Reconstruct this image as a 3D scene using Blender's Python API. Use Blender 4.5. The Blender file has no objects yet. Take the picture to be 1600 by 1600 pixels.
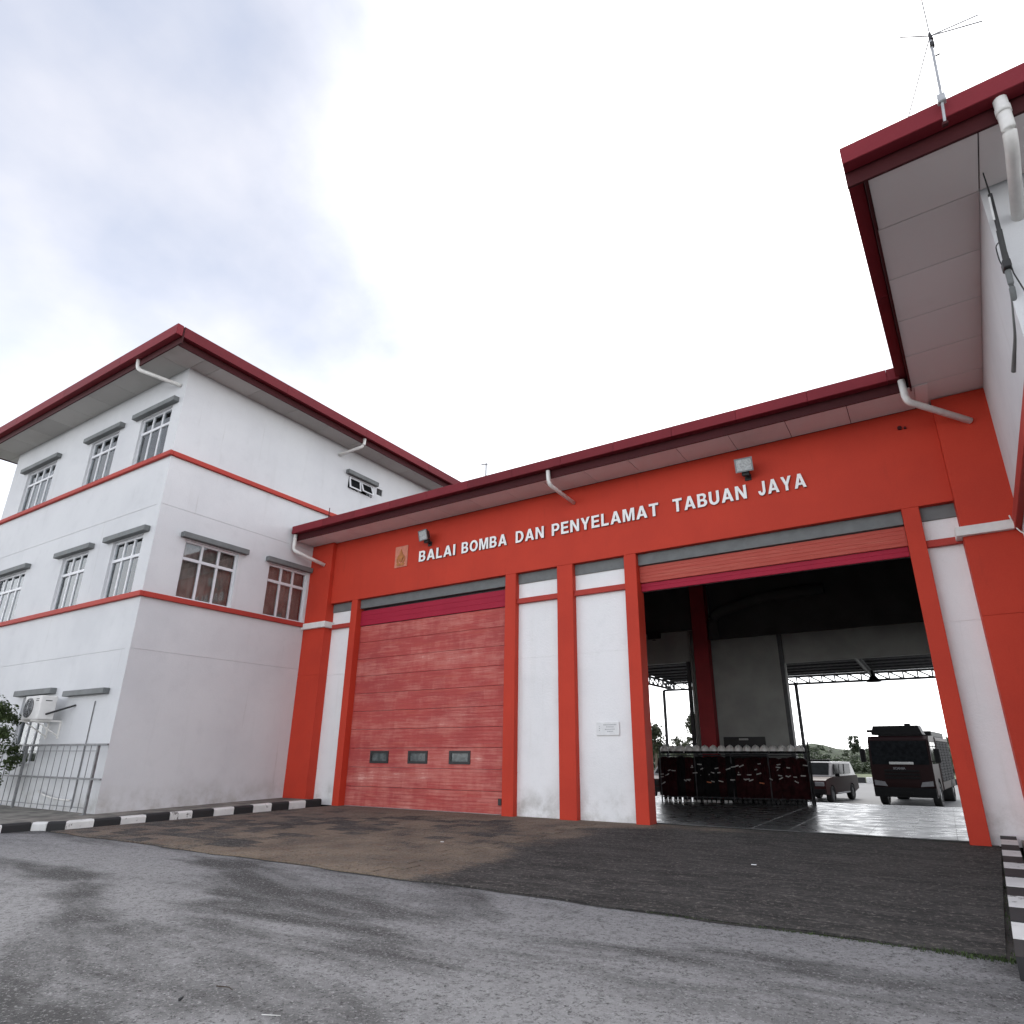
import bpy, bmesh, math, random
from mathutils import Vector, Matrix
random.seed(7)
rad = math.radians
SC = bpy.context.scene
COL = SC.collection
# ------------------------------------------------------------------ camera
camd = bpy.data.cameras.new('camera'); cam = bpy.data.objects.new('camera', camd); COL.objects.link(cam)
CAM = Vector((8.301, -11.774, 1.22)); YAW, PIT, ROL = 0.55109, 0.3398038, 0.00193
F_ = Vector((-math.sin(YAW)*math.cos(PIT), math.cos(YAW)*math.cos(PIT), math.sin(PIT)))
R_ = F_.cross(Vector((0, 0, 1))).normalized(); U_ = R_.cross(F_)
R2 = R_*math.cos(ROL) + U_*math.sin(ROL); U2 = U_*math.cos(ROL) - R_*math.sin(ROL)
cam.matrix_world = Matrix(((R2.x, U2.x, -F_.x, CAM.x), (R2.y, U2.y, -F_.y, CAM.y), (R2.z, U2.z, -F_.z, CAM.z), (0, 0, 0, 1)))
camd.sensor_width = 36; camd.lens = 984.33/1600*36
camd.shift_x = (800-834.45)/1600; camd.shift_y = (828.28-800)/1600
camd.clip_start = 0.05; camd.clip_end = 3000
SC.camera = cam
SC.view_settings.view_transform = 'Standard'; SC.view_settings.look = 'None'
SC.view_settings.exposure = 1.78; SC.view_settings.gamma = 1.0
# ------------------------------------------------------------------ light
SUN_DIR = Vector((-0.10, 0.66, 0.74)).normalized()      # behind thin cloud above the garage
elev = math.asin(SUN_DIR.z); azim = math.atan2(SUN_DIR.x, SUN_DIR.y)
SKY_W, SKY_T = 0.25, 0.93
W = bpy.data.worlds.new('World'); SC.world = W; W.use_nodes = True
nt = W.node_tree; nt.nodes.clear()
def wn(t, **k):
    n = nt.nodes.new(t)
    for a, b in k.items(): setattr(n, a, b)
    return n
def wmath(op, a, b=None, c=None, clamp=False):
    n = wn('ShaderNodeMath', operation=op); n.use_clamp = clamp
    for i, v in enumerate((a, b, c)):
        if v is None: continue
        if isinstance(v, (int, float)): n.inputs[i].default_value = v
        else: nt.links.new(v, n.inputs[i])
    return n.outputs[0]
def wmix(f, a, b):
    n = wn('ShaderNodeMix', data_type='RGBA')
    for s, v in ((0, f), (6, a), (7, b)):
        if isinstance(v, (int, float)): n.inputs[s].default_value = v
        elif isinstance(v, tuple): n.inputs[s].default_value = v
        else: nt.links.new(v, n.inputs[s])
    return n.outputs[2]
tc = wn('ShaderNodeTexCoord'); sep = wn('ShaderNodeSeparateXYZ'); nt.links.new(tc.outputs['Generated'], sep.inputs[0])
zz = wmath('ADD', wmath('MAXIMUM', sep.outputs[2], 0.0), 0.35)
cmb = wn('ShaderNodeCombineXYZ'); nt.links.new(wmath('DIVIDE', sep.outputs[0], zz), cmb.inputs[0]); nt.links.new(wmath('DIVIDE', sep.outputs[1], zz), cmb.inputs[1])
n0 = wn('ShaderNodeTexNoise', noise_dimensions='4D'); n0.inputs['Scale'].default_value = 0.95; n0.inputs['Detail'].default_value = 2; n0.inputs['W'].default_value = SKY_W
n1 = wn('ShaderNodeTexNoise'); n1.inputs['Scale'].default_value = 2.1; n1.inputs['Detail'].default_value = 7; n1.inputs['Roughness'].default_value = 0.56; n1.inputs['Distortion'].default_value = 0.35
n2 = wn('ShaderNodeTexNoise'); n2.inputs['Scale'].default_value = 5.0; n2.inputs['Detail'].default_value = 5
for n in (n0, n1, n2): nt.links.new(cmb.outputs[0], n.inputs['Vector'])
dt = wn('ShaderNodeVectorMath', operation='DOT_PRODUCT'); nt.links.new(tc.outputs['Generated'], dt.inputs[0]); dt.inputs[1].default_value = SUN_DIR
glow = wmath('POWER', wmath('MAXIMUM', dt.outputs['Value'], 0.0), 6.0)
cl = wmath('ADD', wmath('MULTIPLY', n0.outputs['Fac'], 1.3), wmath('ADD', wmath('MULTIPLY', n1.outputs['Fac'], 0.5), wmath('MULTIPLY', n2.outputs['Fac'], 0.2)))
white = wmath('MULTIPLY', wmath('SUBTRACT', wmath('ADD', cl, wmath('MULTIPLY', glow, 0.35)), SKY_T), 1.55, clamp=True)
white = wmath('POWER', white, 2.0)
sky = wn('ShaderNodeTexSky', sky_type='NISHITA'); sky.sun_disc = False; sky.sun_elevation = elev; sky.sun_rotation = azim
shade = wmix(wmath('MULTIPLY', wmath('SUBTRACT', n2.outputs['Fac'], 0.3), 2.5, clamp=True), (1.80, 1.95, 2.36, 1), (2.62, 2.62, 2.82, 1))
bright = wmix(wmath('MULTIPLY', glow, 1.0, clamp=True), (12.8, 12.9, 13.2, 1), (17.0, 16.9, 16.5, 1))
clouds = wmix(white, shade, bright)
# the air near the horizon is pale
hz = wmath('POWER', wmath('SUBTRACT', 1.0, wmath('MAXIMUM', sep.outputs[2], 0.0)), 4.5)
clouds = wmix(wmath('MULTIPLY', hz, 0.85), clouds, (15.2, 15.3, 15.5, 1))
total = wmix(0.93, sky.outputs[0], clouds)
bg = wn('ShaderNodeBackground'); bg.inputs[1].default_value = 0.1
nt.links.new(total, bg.inputs[0])
out = wn('ShaderNodeOutputWorld'); nt.links.new(bg.outputs[0], out.inputs[0])
sd = bpy.data.lights.new('sun', 'SUN'); sd.energy = 0.6; sd.angle = rad(25); sd.color = (1.0, 0.97, 0.92)
so = bpy.data.objects.new('sun', sd); COL.objects.link(so); so.location = (0, 0, 30)
so.rotation_euler = SUN_DIR.to_track_quat('Z', 'Y').to_euler()

# ------------------------------------------------------------------ materials
class MT:
    """tiny node builder"""
    def __init__(s, name):
        s.m = bpy.data.materials.new(name); s.m.use_nodes = True; s.t = s.m.node_tree; s.t.nodes.clear()
        s.o = s.t.nodes.new('ShaderNodeOutputMaterial'); s.b = s.t.nodes.new('ShaderNodeBsdfPrincipled'); s.t.links.new(s.b.outputs[0], s.o.inputs[0])
        s._p = None
    def n(s, t, **k):
        x = s.t.nodes.new(t)
        for a, b in k.items(): setattr(x, a, b)
        return x
    def put(s, sock, v):
        if isinstance(v, (int, float)): sock.default_value = v
        elif isinstance(v, tuple): sock.default_value = v if len(v) == 4 or sock.type == 'VECTOR' else (*v, 1)
        else: s.t.links.new(v, sock)
    def pos(s, scale=(1, 1, 1), off=(0, 0, 0)):
        if s._p is None: s._p = s.n('ShaderNodeNewGeometry').outputs['Position']
        m = s.n('ShaderNodeMapping'); s.t.links.new(s._p, m.inputs[0]); m.inputs['Scale'].default_value = scale; m.inputs['Location'].default_value = off
        return m.outputs[0]
    def xyz(s):
        s.pos(); e = s.n('ShaderNodeSeparateXYZ'); s.t.links.new(s._p, e.inputs[0]); return e.outputs
    def noise(s, sc, det=3, rough=.5, scale=(1, 1, 1), off=(0, 0, 0), dist=0.0):
        x = s.n('ShaderNodeTexNoise'); s.put(x.inputs['Vector'], s.pos(scale, off)); x.inputs['Scale'].default_value = sc; x.inputs['Detail'].default_value = det; x.inputs['Roughness'].default_value = rough; x.inputs['Distortion'].default_value = dist
        return x.outputs['Fac']
    def math(s, op, a, b=None, c=None, clamp=False):
        x = s.n('ShaderNodeMath', operation=op); x.use_clamp = clamp
        for i, v in enumerate((a, b, c)):
            if v is not None: s.put(x.inputs[i], v)
        return x.outputs[0]
    def ramp(s, v, lo, hi, a=0.0, b=1.0):
        x = s.n('ShaderNodeMapRange'); x.clamp = True; x.interpolation_type = 'SMOOTHSTEP'
        s.put(x.inputs[0], v); x.inputs[1].default_value = lo; x.inputs[2].default_value = hi; x.inputs[3].default_value = a; x.inputs[4].default_value = b
        return x.outputs[0]
    def mix(s, f, a, b):
        x = s.n('ShaderNodeMix', data_type='RGBA'); s.put(x.inputs[0], f); s.put(x.inputs[6], a); s.put(x.inputs[7], b); return x.outputs[2]
    def col(s, v): s.put(s.b.inputs['Base Color'], v); return s
    def rough(s, v): s.put(s.b.inputs['Roughness'], v); return s
    def metal(s, v): s.put(s.b.inputs['Metallic'], v); return s
    def bump(s, h, strength=.3, dist=.01):
        x = s.n('ShaderNodeBump'); x.inputs['Strength'].default_value = strength; x.inputs['Distance'].default_value = dist; s.put(x.inputs['Height'], h); s.t.links.new(x.outputs[0], s.b.inputs['Normal']); return s
def simple(name, c, rough=.6, var=.12, sc=6.0, metal=0.0, bump=0.0, bsc=60):
    m = MT(name); f = m.noise(sc, 4, .6)
    d = tuple(max(0, v*(1-var)) for v in c); l = tuple(min(1, v*(1+var)) for v in c)
    m.col(m.mix(m.ramp(f, .3, .7), d, l)).rough(rough).metal(metal)
    if bump: m.bump(m.noise(bsc, 2), bump, .004)
    return m.m
M = {}
def wall_mat(name, base, tint, rb=.25):
    m = MT(name)
    big = m.noise(.5, 5, .6); mid = m.noise(3.2, 4, .6); streak = m.noise(1.6, 4, .6, scale=(2.2, 2.2, .18)); fine = m.noise(85, 2)
    c = m.mix(m.ramp(big, .32, .7), base, tint)
    c = m.mix(m.ramp(mid, .5, .85, 0, .28), c, tuple(v*.82 for v in tint))
    c = m.mix(m.ramp(streak, .58, .82, 0, .25), c, (tint[0]*.72, tint[1]*.71, tint[2]*.66))
    z = m.xyz()[2]
    drip = m.math('MULTIPLY', m.ramp(m.noise(3.4, 5, .7, scale=(2.4, 2.4, .10), off=(1.3, 4.1, 0)), .60, .78), m.ramp(m.noise(.45, 3), .45, .62, 0, .5))
    c = m.mix(drip, c, (.33, .32, .29))
    c = m.mix(m.ramp(m.noise(11, 6, .8), .60, .78, 0, .22), c, (.40, .40, .39))
    dirt = m.math('MULTIPLY', m.ramp(z, 0.05, 0.75, 1, 0), m.ramp(m.noise(2.4, 5, .65), .35, .75, 0, .7))
    c = m.mix(dirt, c, (.30, .285, .245))
    c = m.mix(m.ramp(fine, .3, .8, 0, .10), c, (.45, .45, .46))
    return m.col(c).rough(.78).bump(m.math('ADD', m.math('MULTIPLY', fine, .6), m.noise(30, 3)), rb, .008).m
M['wall'] = wall_mat('white_wall_paint', (.655, .665, .675), (.585, .595, .61))
M['panel'] = wall_mat('white_roughcast', (.86, .865, .87), (.79, .80, .805), .55)
def red_mat(name, a, b):
    m = MT(name); f = m.noise(.7, 5, .6); s = m.noise(1.4, 4, .6, scale=(2.5, 2.5, .2))
    c = m.mix(m.ramp(f, .3, .7), a, b); c = m.mix(m.ramp(s, .55, .85, 0, .30), c, tuple(v*.70 for v in a))
    c = m.mix(m.ramp(m.noise(2.6, 6, .75, scale=(2.0, 2.0, .35), off=(3, 1, 2)), .56, .74, 0, .30), c, (a[0]*.62, a[1]*.72, a[2]*.8))
    c = m.mix(m.ramp(m.noise(45, 2), .35, .8, 0, .14), c, (a[0]*1.05, a[1]*1.9, a[2]*1.9))
    m.b.inputs['Specular IOR Level'].default_value = .25
    return m.col(c).rough(.65).bump(m.noise(110, 2), .25, .004).m
M['red'] = red_mat('orange_red_wall_paint', (.54, .046, .0225), (.47, .039, .020))
M['course'] = red_mat('red_trim_paint', (.44, .050, .036), (.38, .044, .034))
M['maroon'] = red_mat('maroon_metal', (.20, .018, .026), (.165, .014, .022))
_t = M['maroon'].node_tree; _b = next(n for n in _t.nodes if n.type == 'BSDF_PRINCIPLED'); _src = _b.inputs['Base Color'].links[0].from_socket
_hs = _t.nodes.new('ShaderNodeHueSaturation'); _oi = _t.nodes.new('ShaderNodeObjectInfo'); _mr = _t.nodes.new('ShaderNodeMapRange'); _mr.inputs[3].default_value = .78; _mr.inputs[4].default_value = 1.15
_t.links.new(_oi.outputs['Random'], _mr.inputs[0]); _t.links.new(_mr.outputs[0], _hs.inputs['Value']); _t.links.new(_src, _hs.inputs['Color']); _t.links.new(_hs.outputs[0], _b.inputs['Base Color'])
M['maroon_shaded'] = red_mat('shade_darkened_maroon', (.055, .006, .008), (.045, .005, .0065))  # deep maroon with the shade under the gutter put into the colour
M['crimson'] = red_mat('crimson_door_paint', (.36, .014, .040), (.32, .012, .036))
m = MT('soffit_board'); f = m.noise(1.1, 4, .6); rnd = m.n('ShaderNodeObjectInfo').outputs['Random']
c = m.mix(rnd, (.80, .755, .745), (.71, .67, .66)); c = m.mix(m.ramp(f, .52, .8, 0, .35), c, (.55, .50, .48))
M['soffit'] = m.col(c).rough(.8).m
m = MT('darker_soffit_board'); rnd = m.n('ShaderNodeObjectInfo').outputs['Random']; c = m.mix(rnd, (.50, .49, .465), (.42, .41, .39)); M['soffit_o'] = m.col(m.mix(m.ramp(m.noise(.9, 4, .6), .5, .8, 0, .4), c, (.33, .31, .28))).rough(.8).m  # darker grey copy of the soffit board, for the office eaves
# weathered sectional door
m = MT('weathered_door_red')
X = m.xyz()
cellx = m.math('FLOOR', m.math('MULTIPLY', X[0], 2.6)); cellz = m.math('FLOOR', m.math('MULTIPLY', X[2], 6.8))
wnz = m.n('ShaderNodeTexWhiteNoise', noise_dimensions='2D'); cv = m.n('ShaderNodeCombineXYZ'); m.put(cv.inputs[0], cellx); m.put(cv.inputs[1], cellz); m.t.links.new(cv.outputs[0], wnz.inputs['Vector'])
streak = m.noise(1.0, 6, .72, scale=(1.5, 1, 26)); band = m.noise(1.0, 3, .6, scale=(.25, 1, 2.2), off=(3, 0, 1.2)); blot = m.noise(2.4, 6, .7, off=(1.7, 0, 4))
vcell = m.noise(1.0, 2, .5, scale=(5.5, 1, .9))
fac = m.math('ADD', m.math('ADD', m.math('MULTIPLY', streak, .85), m.math('MULTIPLY', wnz.outputs['Value'], .09)), m.math('ADD', m.math('MULTIPLY', band, .75), m.math('ADD', m.math('MULTIPLY', blot, .55), m.math('MULTIPLY', vcell, .2))))
low = m.ramp(X[2], .3, 1.9, .09, 0)
fac = m.math('ADD', fac, low)
base = m.mix(m.ramp(m.noise(.9, 4), .3, .7), (.44, .066, .058), (.37, .053, .050))
base = m.mix(m.ramp(m.noise(1, 5, .7, scale=(1, 1, 9), off=(5, 0, 2)), .45, .75, 0, .55), base, (.50, .11, .075))
c = m.mix(m.ramp(fac, 1.12, 1.46, 0, .60), base, (.62, .235, .195))
c = m.mix(m.ramp(fac, 1.42, 1.56, 0, .55), c, (.78, .48, .42))
lines = m.ramp(m.math('ABSOLUTE', m.math('SUBTRACT', m.math('FRACT', m.math('MULTIPLY', X[2], 1/.0745)), .5)), .40, .5, 0, .22)
c = m.mix(lines, c, (.16, .02, .022))
M['door'] = m.col(c).rough(.72).bump(streak, .15, .004).m
m = MT('faded_door_red'); X = m.xyz()
c = m.mix(m.ramp(m.noise(1.0, 6, .7, scale=(1.2, 1, 22)), .45, .72, 0, .6), (.42, .062, .042), (.50, .13, .09))
c = m.mix(m.ramp(m.noise(5, 5, .7, scale=(1, 1, 3)), .66, .8, 0, .7), c, (.62, .36, .30))
M['door2'] = m.col(c).rough(.7).m
M['grey'] = simple('grey_paint', (.135, .145, .145), .65, .10)
M['lintel'] = simple('grey_lintel_paint', (.15, .16, .16), .7, .12, 3, bump=.2)
M['cap'] = simple('white_cap_paint', (.72, .71, .69), .7, .08, 3)
M['pvc'] = simple('white_pvc', (.74, .73, .70), .45, .08, 5)
M['frame'] = simple('white_window_frame', (.66, .67, .69), .45, .06, 8)
M['black'] = simple('black_plastic', (.018, .018, .019), .5, .2)
M['rubber'] = simple('black_rubber', (.022, .022, .022), .8, .2)
M['steel'] = simple('grey_steel', (.20, .205, .21), .5, .2, 9, metal=.4)
M['dark_steel'] = simple('dark_steel', (.045, .046, .048), .55, .2, 9)
M['galv'] = simple('galvanised_steel', (.42, .43, .44), .45, .15, 9, metal=.5)
M['curtain_brown'] = simple('brown_curtain', (.40, .355, .32), .9, .3, 2)
M['blind'] = simple('pale_grey_blind', (.40, .41, .42), .9, .08, 3)
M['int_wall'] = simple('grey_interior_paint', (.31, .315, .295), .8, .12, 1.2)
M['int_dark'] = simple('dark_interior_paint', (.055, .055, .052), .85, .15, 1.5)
M['int_red'] = simple('dark_red_column_paint', (.30, .018, .022), .6, .1, 2)
M['letter'] = simple('white_letter_acrylic', (.86, .86, .85), .4, .04, 5)
M['letter_side'] = simple('dark_letter_side', (.05, .03, .03), .6, .1)
M['white_plate'] = simple('white_plate', (.74, .75, .75), .5, .05, 9)
M['mark'] = simple('grey_print', (.42, .43, .44), .6, .1)
M['plaque'] = simple('faded_orange_plaque', (.55, .20, .13), .6, .12, 12)
M['gold'] = simple('dull_gold_emblem', (.40, .14, .03), .5, .25, 14)
M['lampglass'] = simple('floodlight_glass', (.42, .44, .44), .15, .25, 30)
M['truckred'] = simple('backlight_darkened_red', (.009, .0006, .0008), .5, .1)  # backlit darkness of the fire engines is put into this red
M['truckdark'] = simple('black_vehicle_trim', (.0035, .0035, .0038), .55, .2)  # trim black deepened with the same backlit darkness
M['chrome'] = simple('bright_headlamp', (.16, .16, .165), .3, .1)
M['shutter'] = simple('aluminium_shutter', (.012, .012, .013), .8, .15, 20)
M['pickred'] = simple('red_vehicle_paint', (.022, .0012, .0018), .45, .1)  # pickup red darkened likewise, towards a backlit silhouette
M['silver'] = simple('white_vehicle_paint', (.16, .15, .15), .3, .05)
M['coat'] = simple('maroon_turnout_cloth', (.022, .0035, .0045), .9, .5, 7)
M['coat_dark'] = simple('black_turnout_cloth', (.007, .0065, .007), .9, .4, 7)
M['reflect'] = simple('silver_reflective_tape', (.42, .42, .40), .5, .2, 20)
M['orange'] = simple('orange_tape', (.45, .14, .06), .6, .2)
M['helmet'] = simple('pale_helmet_shell', (.80, .78, .74), .35, .15, 12)
M['board'] = simple('black_notice_board', (.012, .012, .012), .5, .2)
def paint_chip(name, c, chip, amt):
    m = MT(name); f = m.noise(9, 6, .7); o = m.n('ShaderNodeObjectInfo').outputs['Random']
    v = m.math('ADD', f, m.math('MULTIPLY', o, .12))
    k = m.mix(m.ramp(m.noise(3, 4), .3, .7), tuple(x*.85 for x in c), c)
    return m.col(m.mix(m.ramp(v, amt, amt+.06, 0, .9), k, chip)).rough(.75).bump(f, .3, .006).m
M['kerb_w'] = paint_chip('chipped_white_kerb_paint', (.74, .74, .72), (.10, .095, .085), .66)
M['kerb_b'] = paint_chip('chipped_black_kerb_paint', (.022, .022, .023), (.16, .15, .14), .80)
# asphalt
m = MT('worn_asphalt')
speck = m.noise(34, 4, .8); sp2 = m.noise(150, 2); wav = m.noise(.30, 5, .55, scale=(.75, 1.7, 1), off=(2.3, 1.1, 0), dist=1.2); blot = m.noise(1.3, 5, .65, scale=(.8, 1.5, 1))
trk = m.noise(.9, 4, .6, scale=(.35, 1.5, 1), off=(5, 3, 0), dist=.6)
d = m.math('ADD', m.math('MULTIPLY', wav, .66), m.math('ADD', m.math('MULTIPLY', blot, .16), m.math('MULTIPLY', trk, .18)))
c = m.mix(m.ramp(d, .41, .555), (.050, .050, .050), (.275, .275, .280))
c = m.mix(m.ramp(m.noise(13, 4, .8), .46, .70, 0, .5), c, (.055, .055, .055))
c = m.mix(m.ramp(speck, .52, .64, 0, .8), c, (.014, .014, .014))
c = m.mix(m.ramp(m.noise(46, 3, .75, off=(4, 4, 0)), .55, .66, 0, .6), c, (.40, .40, .402))
M['asphalt'] = m.col(c).rough(.92).bump(m.math('ADD', speck, m.math('MULTIPLY', sp2, .5)), 1.0, .022).m
m = MT('yard_asphalt'); c = m.mix(m.noise(.4, 4), (.085, .085, .088), (.13, .13, .133)); M['yard'] = m.col(c).rough(.7).m
# apron concrete with mould
def apron_mat(name, per_obj):
    m = MT(name); X = m.xyz()
    big = m.noise(.62, 5, .62, off=(7.5, 2.2, 0)); mid = m.noise(2.2, 6, .7, scale=(.5, 1.6, 1)); fine = m.noise(30, 4, .8)
    gx = m.ramp(X[0], 2.5, 4.3, 0, .34)
    tanp = m.math('MULTIPLY', m.math('MULTIPLY', m.ramp(X[0], -1.6, .2), m.ramp(X[0], 2.4, 3.8, 1, 0)), m.ramp(X[1], -4.4, -2.6, -.20, 0))
    gedge = m.ramp(X[1], -1.2, -.1, 0, -.26)
    v = m.math('ADD', m.math('ADD', m.math('MULTIPLY', big, .70), m.math('MULTIPLY', mid, .42)), m.math('ADD', m.math('ADD', gx, tanp), gedge))
    if per_obj:
        o = m.n('ShaderNodeObjectInfo').outputs['Random']; v = m.math('ADD', v, m.math('MULTIPLY', m.math('SUBTRACT', o, .5), .30))
    v = m.math('ADD', v, m.math('MULTIPLY', m.math('SUBTRACT', fine, .5), .35))
    tan = m.mix(m.ramp(m.noise(1.3, 4), .3, .7), (.225, .172, .122), (.135, .100, .072))
    tan = m.mix(m.ramp(X[0], -3.4, -1.4, .5, 0), tan, (.118, .086, .074))
    tan = m.mix(m.ramp(m.noise(3.6, 5, .7, off=(1, 6, 0)), .52, .70, 0, .6), tan, (.150, .085, .052))
    dark = m.mix(m.ramp(mid, .35, .66), (.013, .0125, .0115), (.050, .047, .043))
    c = m.mix(m.ramp(v, .48, .68), tan, dark)
    c = m.mix(m.ramp(m.noise(1.0, 6, .8, scale=(2.0, 11, 1)), .52, .66, 0, .65), c, (.135, .124, .112))
    c = m.mix(m.ramp(m.noise(21, 5, .8, off=(3, 8, 0)), .54, .63, 0, .65), c, (.235, .215, .190))
    c = m.mix(m.ramp(fine, .52, .64, 0, .7), c, (.009, .009, .0085))
    c = m.mix(m.ramp(m.noise(9, 6, .8, scale=(.7, 1.3, 1), off=(2, 2, 0)), .55, .70, 0, .45), c, (.19, .175, .155))
    return m.col(c).rough(.95).bump(m.math('ADD', fine, m.noise(14, 4)), .9, .02).m
M['apron'] = apron_mat('mouldy_concrete', False); M['paver'] = apron_mat('mouldy_paver', True)
M['joint'] = simple('dark_joint', (.035, .032, .028), .95, .3, 20)
M['pave'] = simple('stained_pavement', (.17, .16, .14), .9, .45, 2.5, bump=.3)
m = MT('polished_floor_tile'); o = m.n('ShaderNodeObjectInfo').outputs['Random']
c = m.mix(o, (.060, .063, .063), (.088, .090, .090)); c = m.mix(m.ramp(m.noise(2.2, 4), .5, .8, 0, .5), c, (.07, .07, .07))
M['tile'] = m.col(c).rough(m.ramp(m.noise(3, 4), .3, .7, .22, .38)).m
next(n for n in M['tile'].node_tree.nodes if n.type == 'BSDF_PRINCIPLED').inputs['Specular IOR Level'].default_value = .30
M['earth'] = simple('grass_ground', (.03, .045, .018), .95, .4, .8)
M['grass'] = simple('grass_blade', (.040, .065, .018), .8, .4, 8)
M['verge'] = simple('pale_grass_verge', (.11, .13, .06), .95, .25, .5)
M['twig'] = simple('dry_twig', (.05, .035, .025), .9, .3)
def leaf_mat(name, a, b, sub=0.0):
    m = MT(name); g = m.n('ShaderNodeNewGeometry'); r = g.outputs['Random Per Island']
    m.col(m.mix(r, a, b)).rough(.55)
    tr = m.n('ShaderNodeBsdfTranslucent'); m.put(tr.inputs[0], m.mix(r, tuple(x*1.3 for x in a), tuple(x*1.3 for x in b)))
    mx = m.n('ShaderNodeMixShader'); mx.inputs[0].default_value = .3; m.t.links.new(m.b.outputs[0], mx.inputs[1]); m.t.links.new(tr.outputs[0], mx.inputs[2]); m.t.links.new(mx.outputs[0], m.o.inputs[0])
    return m.m
M['leaf'] = leaf_mat('shrub_leaf', (.018, .032, .007), (.055, .085, .020))
M['leaf_far'] = leaf_mat('tree_leaf', (.022, .030, .012), (.055, .064, .030))
M['wood_far'] = leaf_mat('woodland_leaf', (.028, .042, .020), (.060, .078, .042))
M['bark'] = simple('grey_bark', (.12, .095, .075), .9, .3, 9)
# glass pane: thin reflective sheet one can see through
m = MT('window_glass')
gl = m.n('ShaderNodeBsdfGlossy'); gl.inputs['Roughness'].default_value = .03; gl.inputs[0].default_value = (.9, .93, .95, 1)
tp = m.n('ShaderNodeBsdfTransparent'); tp.inputs[0].default_value = (.86, .87, .87, 1)
fr = m.n('ShaderNodeFresnel'); fr.inputs[0].default_value = 1.5
mx = m.n('ShaderNodeMixShader'); m.put(mx.inputs[0], m.math('ADD', fr.outputs[0], .02)); m.t.links.new(tp.outputs[0], mx.inputs[1]); m.t.links.new(gl.outputs[0], mx.inputs[2]); m.t.links.new(mx.outputs[0], m.o.inputs[0])
M['glass'] = m.m
M['glass_dark'] = simple('dark_tinted_glass', (.010, .011, .012), .12, .3)
for nn in M['glass_dark'].node_tree.nodes:
    if nn.type == 'BSDF_PRINCIPLED': nn.inputs['Specular IOR Level'].default_value = .03
for key in ('truckred', 'truckdark', 'pickred', 'shutter', 'coat', 'coat_dark'):
    for nn in M[key].node_tree.nodes:
        if nn.type == 'BSDF_PRINCIPLED': nn.inputs['Specular IOR Level'].default_value = .2

# ------------------------------------------------------------------ mesh helpers
def link(name, me, parent=None, base=(0, 0, 0)):
    o = bpy.data.objects.new(name, me); COL.objects.link(o)
    if parent is not None: o.parent = parent
    return o
def obj(name, bm, mat, parent=None, smooth=False):
    """bmesh in the frame of ROOT coordinates; parent's base is subtracted"""
    bmesh.ops.recalc_face_normals(bm, faces=bm.faces)
    me = bpy.data.meshes.new(name); bm.to_mesh(me); bm.free()
    for mm in (mat if isinstance(mat, (list, tuple)) else [mat]): me.materials.append(mm)
    if smooth:
        for p in me.polygons: p.use_smooth = True
    o = link(name, me, parent); place(o, parent); return o
BASE = {}
def place(o, parent, loc=(0, 0, 0)):
    b = BASE.get(parent.name, Vector((0, 0, 0))) if parent is not None else Vector((0, 0, 0))
    o.location = Vector(loc) - b
    BASE[o.name] = Vector(loc)
def tag(o, label=None, cat=None, group=None, kind=None):
    if label: o['label'] = label
    if cat: o['category'] = cat
    if group: o['group'] = group
    if kind: o['kind'] = kind
    return o
def thing(name, label, cat, base=(0, 0, 0), rz=0.0, group=None, local=False):
    o = bpy.data.objects.new(name, None); COL.objects.link(o); o.location = base; o.rotation_euler.z = rz; o.empty_display_size = .3
    BASE[o.name] = Vector((0, 0, 0)) if local else Vector(base)
    return tag(o, label, cat, group)
def bx(bm, x0, x1, y0, y1, z0, z1, bev=0.0, mi=0):
    r = bmesh.ops.create_cube(bm, size=1.0)
    for v in r['verts']: v.co = Vector(((x0+x1)/2+v.co.x*(x1-x0), (y0+y1)/2+v.co.y*(y1-y0), (z0+z1)/2+v.co.z*(z1-z0)))
    fs = {f for v in r['verts'] for f in v.link_faces}
    for f in fs: f.material_index = mi
    if bev: bmesh.ops.bevel(bm, geom=list({e for v in r['verts'] for e in v.link_edges}), offset=bev, segments=1, affect='EDGES', clamp_overlap=True)
    return r['verts']
_cache = {}
def box(name, x0, x1, y0, y1, z0, z1, mat, parent=None, bev=.004):
    """one box = one object, mesh shared between equal sizes"""
    d = (round(x1-x0, 4), round(y1-y0, 4), round(z1-z0, 4)); k = (name, d, mat.name, bev)
    if k not in _cache:
        bm = bmesh.new(); bx(bm, -d[0]/2, d[0]/2, -d[1]/2, d[1]/2, -d[2]/2, d[2]/2, min(bev, min(d)*.3)); bmesh.ops.recalc_face_normals(bm, faces=bm.faces)
        me = bpy.data.meshes.new(name); bm.to_mesh(me); bm.free(); me.materials.append(mat); _cache[k] = me
    o = link(name, _cache[k], parent); place(o, parent, ((x0+x1)/2, (y0+y1)/2, (z0+z1)/2)); return o
def prism(bm, poly, axis, a, b, mi=0):
    """poly of 2-D points extruded along axis from a to b (x: (y,z), y: (x,z), z: (x,y))"""
    def P(p, t): return {'x': (t, p[0], p[1]), 'y': (p[0], t, p[1]), 'z': (p[0], p[1], t)}[axis]
    A = [bm.verts.new(P(p, a)) for p in poly]; Bv = [bm.verts.new(P(p, b)) for p in poly]; n = len(poly)
    fs = [bm.faces.new(A), bm.faces.new(Bv[::-1])] + [bm.faces.new((A[i], A[(i+1) % n], Bv[(i+1) % n], Bv[i])) for i in range(n)]
    for f in fs: f.material_index = mi
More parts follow.
